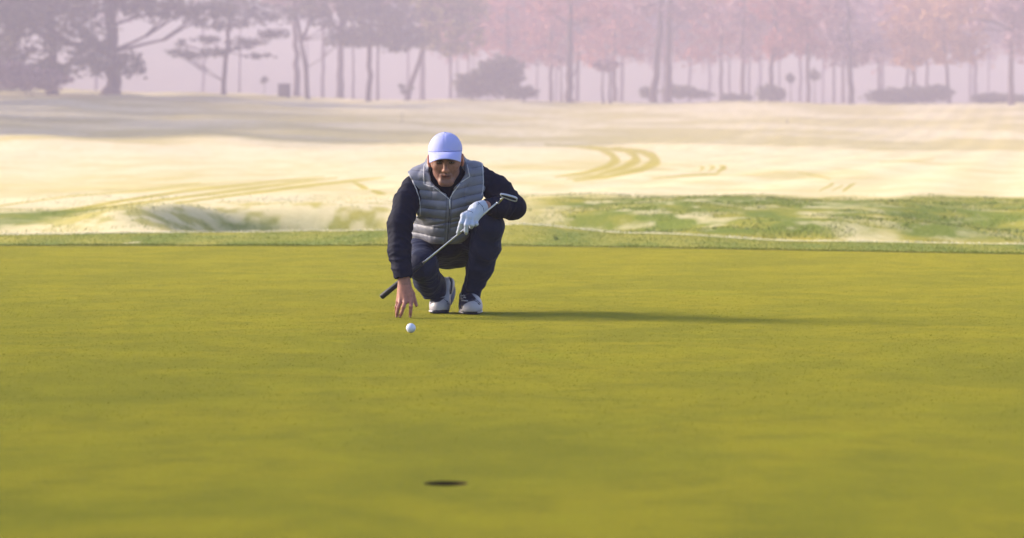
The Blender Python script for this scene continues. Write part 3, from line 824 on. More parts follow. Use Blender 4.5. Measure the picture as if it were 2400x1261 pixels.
# open cuff, and the neck opening
J.cone(P(946, 647, .231), P(948, 672, .24), .038, .044, .004, 'sub'); J.smooth(1)
J.ell(hd(0, .02, -.02), (.074, .085, .098), .006, 'sub', HB)
V, Q = J.mesh(); mesh_np('jacket', V, Q, M['jacket'], golfer)

# --- padded vest
def polycut(S, poly, front, k=0.003):
    pw = np.array([[P(x, y, .05)[0], P(x, y, .05)[2]] for x, y in poly])
    sl_, X_, Y_, Z_ = S.box(np.array([[pw[:, 0].min(), S.lo[1], pw[:, 1].min()], [pw[:, 0].max(), S.lo[1] + S.h * S.n[1], pw[:, 1].max()]]), .01)
    XX, ZZ = np.broadcast_arrays(X_[:, 0], Z_[:, 0])
    dmin = np.full(XX.shape, 9.0); ins = np.zeros(XX.shape, bool)
    for q in range(len(pw)):
        a_, b_ = pw[q], pw[(q + 1) % len(pw)]; e_ = b_ - a_
        t = np.clip(((XX - a_[0]) * e_[0] + (ZZ - a_[1]) * e_[1]) / (e_ @ e_), 0, 1)
        dmin = np.minimum(dmin, np.hypot(XX - a_[0] - t * e_[0], ZZ - a_[1] - t * e_[1]))
        xi = a_[0] + (ZZ - a_[1]) * e_[0] / (e_[1] if abs(e_[1]) > 1e-9 else 1e-9)
        ins ^= ((a_[1] > ZZ) != (b_[1] > ZZ)) & (XX < xi)
    dp_ = np.where(ins, -dmin, dmin)[:, None, :] + 0 * Y_
    if front: dp_ = np.maximum(dp_, Y_ - (D0 - front))
    S.put(sl_, dp_.astype(np.float32), k, 'sub')
W = Field(lo, hi, .0030)
W.ell(P(1047, 428, -.03), (.168, .118, .125), 0)
W.ell(P(1042, 492, -.11), (.158, .120, .135), .05)
W.ell(P(1038, 540, -.185), (.158, .118, .075), .04)
W.chain([P(978, 430, -.01), P(1106, 413, -.01)], [.068, .068], .05)
W.cone(P(1106, 420, -.02), P(1098, 500, -.12), .070, .06, .03)
W.cone(P(1113, 416, .0), P(1116, 460, .018), .068, .064, .03)
W.cone(P(978, 430, .0), P(984, 480, .0), .064, .060, .03)
W.cone(P(1050, 474, .015), P(1046, 530, -.07), .098, .105, .05)
W.cone(P(1046, 430, -.06), P(1046, 385, -.045), .125, .088, .04)
# arm holes
polycut(W, [(900, 360), (940, 380), (957, 403), (966, 420), (974, 440), (979, 465), (981, 500), (972, 516), (900, 530)], .0)
polycut(W, [(1250, 350), (1131, 350), (1131, 381), (1133.5, 410), (1134, 440), (1130, 458), (1124, 472), (1200, 540), (1250, 540)], .0)
W.chain([P(951, 475, .07), elR], [.064, .059], .006, 'sub')
W.chain([elR, P(936, 590, .18)], [.06, .056], .006, 'sub')
W.chain([P(1172, 448, .01), elL], [.062, .060], .006, 'sub')
W.chain([elL, P(1168, 487, .11), P(1146, 484, .165)], [.060, .050, .040], .006, 'sub')
# stand-up collar, hollowed, opened in a V down to the zip
W.cone(P(1047, 432, .01), P(1045.5, 384, .012), .108, .094, .02, flat=((0, 1, 0), .95))
W.cone(P(1030, 446, .085), P(1000, 412, .055), .020, .026, .02)
W.cone(P(1074, 444, .085), P(1095, 408, .055), .020, .026, .02)
W.cone(P(1047, 450, .03), P(1045, 360, .06), .066, .082, .006, 'sub')
polycut(W, [(1053.5, 465), (1038, 452), (1019, 438), (1009, 424), (1004, 400), (1003, 350), (1090, 350), (1091, 395), (1090, 410), (1077, 429), (1062, 449)], .035, .004)
zt, zb = P(1053, 463, .1), P(1048, 566, 0)
ZX = lambda Z: zb[0] + (zt[0] - zb[0]) * (Z - zb[2]) / (zt[2] - zb[2])
def quilt(X, Y, Z, d):
    dx = X - ZX(Z)
    rise = np.where(dx > 0, .26 * dx, -.10 * dx) - .6 * np.clip(-dx - .09, 0, 1) * 0
    # seams sweep over the shoulder
    s = (Z - zt[2] - rise) / .0445 + .11 * pnoise(X, Y, Z, 25, 31)
    seam = np.abs((s + .42) % 1.0 - .5) * 2            # 1 on a seam
    puff = (1 - seam ** 2.2)
    upper = sm(zt[2] + .02, zt[2] + .10, Z) * sm(.03, .07, np.abs(dx))
    vert = np.exp(-(dx / .0035) ** 2)
    edge = np.exp(-((np.abs(dx) - .010) / .003) ** 2)
    vs = np.exp(-((dx - .070) / .003) ** 2) + np.exp(-((dx + .085) / .003) ** 2)
    vs = vs * sm(zt[2] - .03, zt[2], Z) * (1 - sm(zt[2] + .05, zt[2] + .09, Z))
    zipk = np.exp(-(dx / .014) ** 4)
    wr = pnoise(X, Y, Z * .45, 150, 33) * .5 + pnoise(X * 1, Y, Z * .3, 320, 34) * .35
    out = -.0080 * puff * (1 - zipk) * (1 - .45 * upper)
    out = out + .0035 * vs + .0022 * edge
    out = out + wr * .0034 * (.4 + seam ** 2) + .0012 * pnoise(X, Y, Z, 60, 35)
    out = out * (1 - .8 * sm(P(1050, 440, .1)[2], P(1050, 425, .1)[2], Z) * (1 - sm(.075, .085, np.abs(dx))))
    # deep crease at the waist
    q_ = P(1050, 521, 0)[2]
    out = out + .012 * np.exp(-((Z - q_ - .015 * dx / .1) / .006) ** 2) * sm(-.13, -.04, dx)
    return out
W.warp(quilt)
W.plane(P(1040, 571, -.1), (0, 0, -1), .006)
V, Q = W.mesh()
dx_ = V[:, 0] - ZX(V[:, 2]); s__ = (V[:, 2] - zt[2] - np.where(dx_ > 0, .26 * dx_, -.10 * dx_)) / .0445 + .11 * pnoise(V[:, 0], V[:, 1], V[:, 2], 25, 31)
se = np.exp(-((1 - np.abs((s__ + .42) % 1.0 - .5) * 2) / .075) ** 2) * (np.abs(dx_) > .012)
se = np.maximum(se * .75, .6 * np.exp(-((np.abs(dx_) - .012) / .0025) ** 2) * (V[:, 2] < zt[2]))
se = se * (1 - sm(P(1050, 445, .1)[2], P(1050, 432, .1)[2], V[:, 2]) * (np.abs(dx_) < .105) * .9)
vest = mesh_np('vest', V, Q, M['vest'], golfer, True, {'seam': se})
def _pass(): pass
def surf_tube(name, field, pts, r, mat, parent, lift=0.0, seg=6, n=14):
    out = []
    pts = np.array(pts, float)
    cum = np.concatenate([[0], np.cumsum(np.hypot(*(pts[1:] - pts[:-1]).T))])
    for i in range(n + 1):
        t = cum[-1] * i / n; x = np.interp(t, cum, pts[:, 0]); y = np.interp(t, cum, pts[:, 1])
        p = field.trace(x, y, lift) if not isinstance(field, tuple) else min([q for q in (f_.trace(x, y, lift) for f_ in field) if q is not None], key=lambda q: q[1], default=None)
        if p is not None: out.append(p)
    if len(out) > 1:
        keep = [out[0]]
        for p in out[1:]:
            if abs(p[1] - keep[-1][1]) < .03: keep.append(p)
        if len(keep) > 1: return tube(name, keep, r, mat, parent, seg)
z_ = surf_tube('zip', W, [(1053.5, 464), (1053, 500), (1051, 530), (1049, 564)], .0022, M['glove_line'], vest, -.0008, n=40)
surf_tube('zip_pull', W, [(1054, 467), (1054.5, 489)], .0034, M['silver'], vest, .003, n=6)
surf_tube('zip_slider', W, [(1053.8, 463), (1054, 468)], .0046, M['glove_line'], vest, .003, n=3)
for nm, pl in (('collar_binding', [(995, 386), (993.5, 410), (994, 432), (1006, 436), (1018, 438)]),
               ('collar_binding', [(1095, 386), (1098, 402), (1101, 414), (1090, 421), (1079, 428)]),
               ('collar_edge', [(1019, 439.5), (1037, 453.5), (1052, 466)]), ('collar_edge', [(1078, 430.5), (1063, 450.5), (1055, 465)]),
               ('armhole_binding', [(958, 407), (967, 424), (976, 444), (983, 466), (985, 490), (984, 506)]),
               ('armhole_binding', [(1129.5, 382), (1131.5, 400), (1133, 425), (1132, 445), (1129, 458)])):
    surf_tube(nm, (W, J) if 'arm' in nm else W, pl, .0026, M['vest_edge'], vest, .0, n=26)

# --- glove
G = Field(P(1055, 570, .40), P(1150, 455, .10), .0024) if False else Field(np.array([P(1055, 560, .2)[0], D0 - .36, P(1100, 570, .2)[2]]), np.array([P(1150, 470, .2)[0], D0 - .13, P(1100, 450, .2)[2]]), .0022)
hand(G, hL, 1.0, .0012)
fd = (wrL - P(1104, 492, .25)); fd /= np.linalg.norm(fd)
G.cone(wrL - fd * .045, wrL - fd * .012, .031, .030, .012, flat=((0, 1, 0), 1.25))
G.plane(wrL - fd * .004, fd)
G.warp(lambda X, Y, Z, d: .0007 * pnoise(X, Y, Z, 260, 41) + .0007 * pnoise(X, Y, Z, 520, 42))
V, Q = G.mesh(); glove = mesh_np('glove', V, Q, M['glove'], golfer)
surf_tube('glove_strap', G, [(1093, 493), (1100, 494.5), (1107.5, 497), (1108, 499)], .0012, M['glove_line'], glove, 0, n=10)
surf_tube('glove_strap', G, [(1121.5, 473.5), (1122.5, 477), (1119.5, 480.5)], .0014, M['glove_line'], glove, 0, n=8)
surf_tube('glove_cuff_edge', G, [(1123, 476), (1129, 481), (1133, 488), (1134, 494)], .0014, M['glove_line'], glove, 0, n=8)

# --- cap
K = Field(H0 - .16, H0 + .19, .0026)
K.ell(hd(0, -.010, .044), (.0835, .101, .0865), 0, 'add', HB)
K.plane(hd(0, .06, .048), -(ec * 1.0 - eb * .22), .004)
def panels(X, Y, Z, d):
    dx, dy, dz = X - H0[0], Y - H0[1], Z - H0[2]
    a = dx * ea[0] + dy * ea[1] + dz * ea[2]; b = dx * eb[0] + dy * eb[1] + dz * eb[2] + .012
    th_ = np.arctan2(a, b) / (math.pi / 3); s = np.abs((th_ + .5) % 1 - .5) * np.hypot(a, b)
    return .0014 * np.exp(-(s / .0018) ** 2) + .0010 * pnoise(X, Y, Z, 40, 51)
K.warp(panels)
V, Q = K.mesh(); cap = mesh_np('cap', V, Q, M['cap'], golfer)
# brim: curved, drooping at its corners
V, Q = [], []
ns, nt_ = 33, 12
for side in (0, 1):
    for i in range(ns):
        s = -1 + 2 * i / (ns - 1); th_ = s * R(80)
        ia, ib = .0825 * math.sin(th_), -.008 + .0985 * math.cos(th_)
        ic = .057 - .016 * (1 - math.cos(th_)) - .004 * s * s
        oa = .076 * math.copysign(abs(s) ** .80, s); ob = .158 - .052 * abs(s) ** 2.6
        oc = .0400 - .030 * abs(s) ** 2.0
        for j in range(nt_):
            t = j / (nt_ - 1)
            a_, b_ = ia + (oa - ia) * t, ib + (ob - ib) * t
            c_ = ic + (oc - ic) * t + .006 * math.sin(math.pi * t)
            V.append(hd(a_, b_, c_ - (.0032 if side else 0)))
o = ns * nt_
for i in range(ns - 1):
    for j in range(nt_ - 1):
        k = i * nt_ + j
        Q.append((k, k + nt_, k + nt_ + 1, k + 1)); Q.append((o + k, o + k + 1, o + k + nt_ + 1, o + k + nt_))
for i in range(ns - 1):
    k = i * nt_ + nt_ - 1; Q.append((k, k + nt_, o + k + nt_, o + k))
for j in range(nt_ - 1):
    k = j; Q.append((k, k + 1, o + k + 1, o + k)); k = (ns - 1) * nt_ + j; Q.append((k + 1, k, o + k, o + k + 1))
brim = mesh_np('brim', V, Q, M['cap'], cap)
V = [hd(.0838 * math.sin(R(80) * s), -.0085 + .0995 * math.cos(R(80) * s), .0603 - .016 * (1 - math.cos(R(80) * s)) - .004 * s * s) for s in np.linspace(-1, 1, 30)]
tube('brim_seam', V, .0014, M['cap_seam'], cap, 6)
v = hd(0, -.010, .1305); V, Q = tube_mesh([v - ec * .002, v, v + ec * .0022, v + ec * .0032], [.0075, .0075, .005, .001], 14); mesh_np('cap_button', V, Q, M['cap'], cap)

# --- shoes
def _x(): pass
def shoe(name, toe, ball, ankle, heel, side, width, toebox):
    """toe tip, ball of the foot, ankle, heel: points on the foot's centre line; side = unit vector across the foot"""
    S = Field(np.minimum.reduce([toe, ball, ankle, heel]) - .09, np.maximum.reduce([toe, ball, ankle, heel]) + .09, .0026)
    side = np.array(side, float); side /= np.linalg.norm(side)
    f1 = ball - toe; f1 /= np.linalg.norm(f1)
    up = np.array([0, 0, 1.])
    S.ell(toe * .55 + ball * .45 + [0, 0, -.010], (width * .5, toebox, .050), 0, 'add', [side, -f1, up])
    S.ell(toe * .1 + ball * .9 + [0, 0, -.006], (width * .5, toebox * 1.2, .056), .01, 'add', [side, -f1, up])
    S.cone(ball + [0, 0, .012], ankle * .65 + ball * .35, width * .42, .038, .03)
    S.cone(ball * .5 + toe * .5, heel * .8 + ball * .2, .040, .036, .02)
    S.cone(heel, ankle, .033, .036, .03)
    S.cone(ankle * .8 + heel * .2, ankle + up * .02 + (heel - ankle) * .1, .036, .037, .015)
    S.warp(lambda X, Y, Z, d: .0008 * pnoise(X, Y, Z, 150, 61))
    S.plane(np.array([0, 0, .016]), (0, 0, -1))
    return S
def slab(pts, th, mat, name, parent, nrm=None):
    """closed outline (lower face points) thickened upwards along nrm, edges rounded"""
    n = len(pts); V, Q = [], []
    pts = [np.array(p) for p in pts]; c0 = sum(pts) / n; nrm = np.array([0, 0, 1.]) if nrm is None else nrm
    lev = [(0, .93), (th * .2, 1.0), (th * .75, 1.0), (th, .94)]
    for h_, s_ in lev:
        for p in pts: V.append(c0 + (p - c0) * s_ + nrm * h_)
    for l in range(3):
        for k in range(n): Q.append((l * n + k, l * n + (k + 1) % n, (l + 1) * n + (k + 1) % n, (l + 1) * n + k))
    Q.append(tuple(range(n))[::-1]); Q.append(tuple(3 * n + k for k in range(n)))
    return V, Q
def outline(c, f, s, L, w, n=40, z=.002):
    """shoe-sole outline, toe towards -f"""
    o = []
    for k in range(n):
        a = 2 * math.pi * k / n; x = math.cos(a); y = math.sin(a)
        ww = w * (.5 + .035 * x * -1 if False else .5) * (1.0 if x > 0 else .84 - .08 * math.sin(math.pi * min(1, -x)))
        p = c + f * (x * L / 2) + s * (ww * math.copysign(abs(y) ** .8, y)); o.append(np.array([p[0], p[1], z]))
    return o
# image-right shoe, flat on the grass, toe towards the camera and a little to the right
tL, bL, hlL = P(1104, 726, -.035), P(1103, 724, -.10), P(1100, 722, -.27)
tL[2] = .036; bL[2] = .040; hlL[2] = .045
sL = np.array([1, .06, 0]); S1 = shoe('shoe', tL, bL, P(1101, 700, -.20), hlL, sL, .112, .070)
S1.cone(P(1094, 714, -.10), P(1090, 694, -.150), .032, .030, .02)
V, Q = S1.mesh(); shoe1 = mesh_np('shoe', V, Q, M['upper'], golfer, True, {'dark': inpoly(V, [(1070, 680), (1099, 680), (1116, 700), (1110, 705), (1099, 707), (1087, 714), (1083, 725), (1070, 725)])}); shoe1['label'] = 'shoe set flat on the grass'
fL = np.array([0.04, -1, 0])
V, Q = slab(outline(P(1103, 735, -.152), fL, sL, .290, .114), .020, None, '', None); mesh_np('sole', V, Q, M['shoe_dark'], shoe1)
def white_rim(S, c, f, s, L, w, a0, a1, parent, z=.012):
    V = []
    for a in np.linspace(a0, a1, 10): 
        x, y = math.cos(a), math.sin(a); p = c + f * (x * L / 2 * 1.012) + s * (w * .508 * math.copysign(abs(y) ** .8, y)); V.append([p[0], p[1], z])
    tube('sole_trim', V, .0042, M['shoe'], parent, 8)
cL = P(1103, 735, -.152)
white_rim(None, cL, fL, sL, .290, .114, R(28), R(75), shoe1); white_rim(None, cL, fL, sL, .290, .114, R(-38), R(-80), shoe1, .010)
for k, (x0, y0, x1, y1) in enumerate([(1079, 687, 1088, 690), (1078, 691.5, 1090, 694), (1078.5, 696, 1092, 698), (1080, 700.5, 1094, 702), (1082, 705, 1097, 705.5)]):
    surf_tube('lace', S1, [(x0, y0), ((x0 + x1) / 2, y0 - .3 + .5 * (y1 - y0)), (x1, y1)], .0019, M['lace'], shoe1, .0, n=8)
surf_tube('dark_panel', S1, [(1110, 703), (1118, 708), (1124, 714)], .0028, M['shoe_dark'], shoe1, -.001, n=8)
surf_tube('dark_panel', S1, [(1113, 701), (1121, 706), (1127, 713)], .0022, M['shoe_dark'], shoe1, -.001, n=8)
surf_tube('dark_panel', S1, [(1077, 702), (1079, 712), (1080, 722)], .004, M['shoe_dark'], shoe1, -.002, n=8)
surf_tube('tongue', S1, [(1084, 698), (1092, 703), (1100, 705), (1108, 702)], .005, M['shoe_dark'], shoe1, -.003, n=8)

# image-left shoe, bent at the ball with the heel lifted
tR, bR = P(1030, 722, -.13), P(1031, 720, -.19); tR[2] = .034; bR[2] = .040
hlR = P(1050, 664, -.335); akR = P(1036, 676, -.255)
sR = np.array([1, -.05, 0.0]); S2 = shoe('shoe', tR, bR, akR, hlR, sR, .098, .064)
V, Q = S2.mesh(); shoe2 = mesh_np('shoe', V, Q, M['upper'], golfer, True, {'dark': np.maximum(inpoly(V, [(1049, 640), (1056, 640), (1062, 660), (1060, 680), (1054, 694), (1053, 680), (1056, 662)]), inpoly(V, [(1002, 697), (1044, 697), (1030, 707), (1010, 711)]))}); shoe2['label'] = 'shoe bent at the toes with its heel lifted'
cR = P(1030, 733, -.165); fR = np.array([-.03, -1, 0])
o_ = outline(cR, fR, sR, .145, .098)
V1, Q1 = slab(o_, .019, None, '', None)
# raised rear half of the sole
ax = hlR - bR; ax /= np.linalg.norm(ax); sd_ = sR - ax * (sR @ ax); sd_ /= np.linalg.norm(sd_); nn = np.cross(ax, sd_); nn = nn if nn[1] > 0 else -nn
oc = []
mid_ = (bR + hlR) / 2 + nn * .036 + np.array([.010, 0, .004])
for k in range(30):
    a = 2 * math.pi * k / 30; oc.append(mid_ + ax * (.112 * math.cos(a)) + sd_ * (.040 * math.copysign(abs(math.sin(a)) ** .8, math.sin(a))))
V2, Q2 = slab(oc, .012, None, '', None, -nn)
V, Q = merge([(V1, Q1)]); mesh_np('sole', V, Q, M['shoe_dark'], shoe2)
mesh_np('raised_sole', V2, Q2, M['sole'], shoe2)
surf_tube('dark_panel', S2, [(1052, 646), (1057, 658), (1059, 672), (1056, 688)], .0045, M['shoe_dark'], shoe2, -.001, n=10)
white_rim(None, cR, fR, sR, .145, .098, R(-30), R(-85), shoe2)
for pl in ([(1008, 712), (1018, 708), (1030, 706)], [(1046, 703), (1050, 708), (1053, 715)], [(1041, 701), (1047, 707), (1050, 714)]):
    surf_tube('dark_panel', S2, pl, .0016, M['shoe_dark'], shoe2, -.0004, n=8)

# ---------------------------------------------------------------- putter, ball
g0, g1 = P(893.5, 696.5, .115), P(985, 622, .175)
pu = empty('putter', g0, 'steel putter with a black grip, lying across the golfer\'s knee in the gloved hand', 'putter')
dirp = g1 - g0
def along(px, py, u): return P(px, py, u)
ptop = P(1165.5, 474.5, .262)
ax = ptop - g0; Lp = np.linalg.norm(ax); ax /= Lp
L_grip = np.linalg.norm(P(990, 618, .178) - g0)
tube('grip', [g0, g0 + ax * .004, g0 + ax * .06, g0 + ax * .18, g0 + ax * L_grip], [.0115, .0140, .0135, .0125, .0095], M['grip'], pu, 14)
tube('grip_cap', [g0 - ax * .0015, g0 + ax * .0008], [.0085, .009], M['grip_cap'], pu, 14)
tube('shaft', [g0 + ax * (L_grip - .004), g0 + ax * (L_grip + .02), g0 + ax * (Lp * .7), ptop], [.0056, .0052, .0046, .0040], M['steel'], pu, 12)
for q in (.03, .06): 
    c_ = g0 + ax * (L_grip + q); tube('shaft_step', [c_ - ax * .002, c_ + ax * .002], [.0060, .0056], M['steel'], pu, 12)
hs0, hs1 = P(1167.5, 477.5, .258), P(1180, 461.5, .285)
tube('hosel', [ptop - ax * .004, P(1168, 475.5, .262), hs0 + [0, 0, .002], hs1], [.0048, .0052, .0050, .0046], M['steel'], pu, 12)
# head: rounded blade seen from its sole: silver rim round a dark inset
ctr = P(1192.5, 462, .295)
eL = P(1213, 468.3, .283) - P(1173.5, 455.8, .300); hl = np.linalg.norm(eL) / 2; eL /= np.linalg.norm(eL)
eW = np.array([-.10, -.55, .83]); eW -= eL * (eW @ eL); eW /= np.linalg.norm(eW); eN = np.cross(eL, eW); eN = eN if eN[1] < 0 else -eN
hwid = .0112
def rr_out(sx, sy, n=48, e=3.2, taper=.25):
    o = []
    for k in range(n):
        a = 2 * math.pi * k / n; x = math.copysign(abs(math.cos(a)) ** (2 / e), math.cos(a)); y = math.copysign(abs(math.sin(a)) ** (2 / e), math.sin(a))
        o.append((x * sx, y * sy * (1 + taper * x)))
    return o
def plate(out, z0, z1, inner=None):
    V, Q = [], []; n = len(out)
    for z in (z0, z1):
        for x, y in out: V.append(ctr + eL * x + eW * y + eN * z)
    if inner is None:
        Q.append(tuple(range(n))[::-1]); Q.append(tuple(range(n, 2 * n)))
    for k in range(n): Q.append((k, (k + 1) % n, n + (k + 1) % n, n + k))
    if inner is not None:
        for z in (z0, z1):
            for x, y in inner: V.append(ctr + eL * x + eW * y + eN * z)
        for k in range(n):
            l = (k + 1) % n
            Q.append((2 * n + k, 3 * n + k, 3 * n + l, 2 * n + l)); Q.append((n + k, n + l, 3 * n + l, 3 * n + k)); Q.append((k, 2 * n + k, 2 * n + l, l))
    return V, Q
V, Q = plate(rr_out(hl, hwid), -.006, .006, rr_out(hl - .0045, hwid - .0040)); hdm = mesh_np('putter_head', V, Q, M['silver'], pu, False)
V, Q = plate(rr_out(hl - .0048, hwid - .0043), -.005, .0035); mesh_np('dark_inset', V, Q, M['dark_metal'], hdm, False)
V, Q = plate([(x * .30 + hl * .80, y * .55 - hwid * .95) for x, y in rr_out(hl * .9, hwid)], -.016, -.0062); mesh_np('rear_flange', V, Q, M['steel'], hdm, False)

bc = np.array([0, 0, CAMH]) + ray(963, 768.8) * ((CAMH - .02135) / -ray(963, 768.8)[2])
V, Q = [], []; n1, n2, rb = 48, 24, .02135
for i in range(n2 + 1):
    for j in range(n1):
        t, p_ = math.pi * i / n2, 2 * math.pi * j / n1; V.append(bc + rb * np.array([math.sin(t) * math.cos(p_), math.sin(t) * math.sin(p_), math.cos(t)]))
for i in range(n2):
    for j in range(n1): Q.append((i * n1 + j, (i + 1) * n1 + j, (i + 1) * n1 + (j + 1) % n1, i * n1 + (j + 1) % n1))
V = np.array(V); ball = mesh_np('golf_ball', V - bc, Q, M['ball']); ball.location = bc
tag(ball, 'white golf ball resting on the green in front of the golfer\'s fingertips', 'golf ball')
# ---------------------------------------------------------------- trees
def bark_mat(nm, a, b):
    m = NT(nm); v = m.coords('Object', (1, 1, .25))
    m.color(m.mix(m.noise(v, 4, 5, .6), a, b)); m.bump(m.noise(v, 6, 4), .6, .08); m.set(Roughness=.95); return m.m
BARK = bark_mat('dark_bark', (.07, .055, .06, 1), (.13, .10, .105, 1))
BARKP = bark_mat('pale_bark', (.10, .08, .08, 1), (.2, .16, .16, 1))
def leaf_mat(nm, cols):
    m = NT(nm); v = m.coords()
    n = m.noise(v, .35, 4, .6); a = m.attr('v').outputs['Fac']
    f = m.math('ADD', m.math('MULTIPLY', n, .65), m.math('MULTIPLY', a, .4))
    m.color(m.ramp(f, [(.25 + .5 * i / (len(cols) - 1), c + (1,)) for i, c in enumerate(cols)]))
    m.set(Roughness=.8, Transmission_Weight=0.0); return m.m
LM = {
 'dark': leaf_mat('dark_green_foliage', [(0.074, 0.085, 0.074), (0.120, 0.130, 0.099), (0.203, 0.195, 0.130)]),
 'pine': leaf_mat('pine_needles', [(0.077, 0.093, 0.085), (0.120, 0.133, 0.115), (0.185, 0.175, 0.138)]),
 'olive': leaf_mat('olive_foliage', [(0.120, 0.120, 0.074), (0.241, 0.222, 0.111), (0.482, 0.390, 0.148)]),
 'pink': leaf_mat('russet_foliage', [(.20, .07, .065), (.42, .15, .13), (.55, .24, .18)]),
 'orange': leaf_mat('orange_foliage', [(.24, .10, .04), (.44, .21, .08), (.55, .30, .12)]),
 'mauve': leaf_mat('bare_twig_foliage', [(0.185, 0.120, 0.148), (0.334, 0.203, 0.241), (0.500, 0.316, 0.334)]),
}
def ground_base(px, D):
    D = float(D)
    x = (px - 1200) * D / F
    return np.array([x, D, float(H(np.array([x]), np.array([D]))[0])])
def pt(px, py, D): return at(px, py, D)
def leaves(ells, n, size, seed, thin=.42, flatv=1.0):
    """leaf clumps spread through a set of (centre, radii) blobs"""
    r = np.random.default_rng(abs(int(seed))); out = []
    vol = np.array([np.prod(e[1]) ** (2 / 3) for e in ells]); vol /= vol.sum()
    for (c, rad), f in zip(ells, vol):
        k = int(n * f * 1.7) + 8
        d = r.normal(size=(k, 3)); d /= np.linalg.norm(d, axis=1)[:, None]
        rr = r.random(k) ** .40
        lump = 1 + .22 * np.sin(d[:, 0] * 5 + seed) * np.sin(d[:, 2] * 6 + seed * 2) + .15 * np.sin(d[:, 0] * 11 + d[:, 2] * 9 + seed)
        p = np.array(c) + d * rr[:, None] * lump[:, None] * np.array(rad)
        out.append(p)
    p = np.concatenate(out)
    nz = pnoise(p[:, 0], p[:, 1], p[:, 2], 1.9, seed) + .6 * pnoise(p[:, 0], p[:, 1], p[:, 2], 4.5, seed + 1)
    p = p[nz > np.quantile(nz, thin)]
    k = len(p); s = size * (.5 + .9 * r.random(k))
    a = r.normal(size=(k, 3)); a[:, 2] *= .6; a /= np.linalg.norm(a, axis=1)[:, None]
    b = np.cross(a, r.normal(size=(k, 3))); b /= np.linalg.norm(b, axis=1)[:, None]
    a *= s[:, None]; b *= s[:, None] * .55; b[:, 2] *= flatv
    V = np.empty((k, 4, 3)); V[:, 0] = p - a; V[:, 1] = p + b * 1.0 - a * .1; V[:, 2] = p + a; V[:, 3] = p - b + a * .15
    Q = np.arange(k * 4).reshape(-1, 4)
    return V.reshape(-1, 3), Q, np.repeat(r.random(k), 4)
def limb(pts, r0, r1, seed, seg=8, n=10):
    r = np.random.default_rng(abs(int(seed))); pts = [np.array(p, float) for p in pts]
    cum = np.concatenate([[0], np.cumsum([np.linalg.norm(b - a) for a, b in zip(pts, pts[1:])])])
    out, rad = [], []
    for i in range(n + 1):
        t = cum[-1] * i / n; k = min(np.searchsorted(cum, t, 'right') - 1, len(pts) - 2)
        f = (t - cum[k]) / (cum[k + 1] - cum[k]); p = pts[k] * (1 - f) + pts[k + 1] * f
        out.append(p + r.normal(size=3) * r0 * .18 * (0 < i)); rad.append(r0 + (r1 - r0) * (i / n) ** .8)
    return tube_mesh(out, rad, seg)
def tree(label, base, path, w, blobs, leafkind, D, n=1500, size=.28, thin=.42, branches=True, cat='tree', group=None,
         name='tree', bark=None, depth=.9, seed=None, extra=()):
    """base px; path [(px,py)...] of the trunk above the ground; w trunk width in photo px; blobs (px,py,rx,ry) in photo px"""
    seed = seed if seed is not None else int(abs(base) * 7 + D)
    D = float(SD(D)); size = size * 1.45
    s = F / D; g = ground_base(base, D); g[2] -= .3
    root = empty(name, (g[0], g[1], g[2] + .3), label, cat, group)
    r0 = w / 2 / s
    tp = [g] + [pt(x, y, D) for x, y in path]
    parts = []
    if tp:
        parts.append(limb(tp, r0 * 1.15, r0 * .55, seed, 10, 14))
        flare = tube_mesh([g, g + np.array([0, 0, .3 + r0])], [r0 * 1.7, r0 * 1.1], 10); parts.append(flare)
    ells = []
    r = np.random.default_rng(abs(int(seed)))
    for (bx, by, rx, ry) in blobs:
        dd = D + r.uniform(-.5, .5) * rx / s
        ells.append((pt(bx, by, dd), (rx / s, max(rx / s * depth, ry / s), ry / s)))
        if branches:
            tgt = ells[-1][0]; best = min(tp[1:] + [(tp[0] + tp[1]) / 2], key=lambda q: np.linalg.norm(q - (tgt - np.array([0, 0, .3 * abs(tgt[0] - q[0])]))))
            mid = (best + tgt) / 2 + np.array([0, 0, -.08 * np.linalg.norm(tgt - best)])
            parts.append(limb([best, mid, tgt], r0 * .27, r0 * .08, seed + int(bx), 6, 6))
            for q in range(3):
                e = tgt + r.normal(size=3) * np.array(ells[-1][1]) * .5
                parts.append(limb([mid, (mid + e) / 2 + np.array([0, 0, .1]), e], r0 * .2, r0 * .05, seed + q, 5, 4))
    for e in extra: parts.append(limb([pt(x, y, D) for x, y in e[0]], e[1] / 2 / s, e[1] / 5 / s, seed + 5, 6, 6))
    v, f = merge(parts); mesh_np('trunk', v, f, bark or BARK, root)
    if ells:
        v, f, a = leaves(ells, n, size, seed, thin); mesh_np('crown', v, f, LM[leafkind], root, False, {'v': a})
    return root
def shrub(label, blobs, D, kind='dark', n=900, size=.16, name='shrub', cat='shrub', group=None, stem=.06, seed=1, thin=.12):
    D = float(SD(D)); size = size * 1.5
    s = F / D; bx = np.mean([b[0] for b in blobs]); g = ground_base(bx, D)
    root = empty(name, g, label, cat, group)
    ells = []
    for (x, y, rx, ry) in blobs:
        c = pt(x, y, D); ells.append((c, (rx / s, rx / s * .8, ry / s)))
    v, f, a = leaves(ells, n, size, seed, thin); mesh_np('foliage', v, f, LM[kind], root, False, {'v': a})
    st = [limb([g + np.array([k * .15, 0, -.2]), ells[k % len(ells)][0]], stem, stem * .4, seed + k, 6, 4) for k in range(3)]
    v, f = merge(st); mesh_np('stem', v, f, BARK, root)
    return root
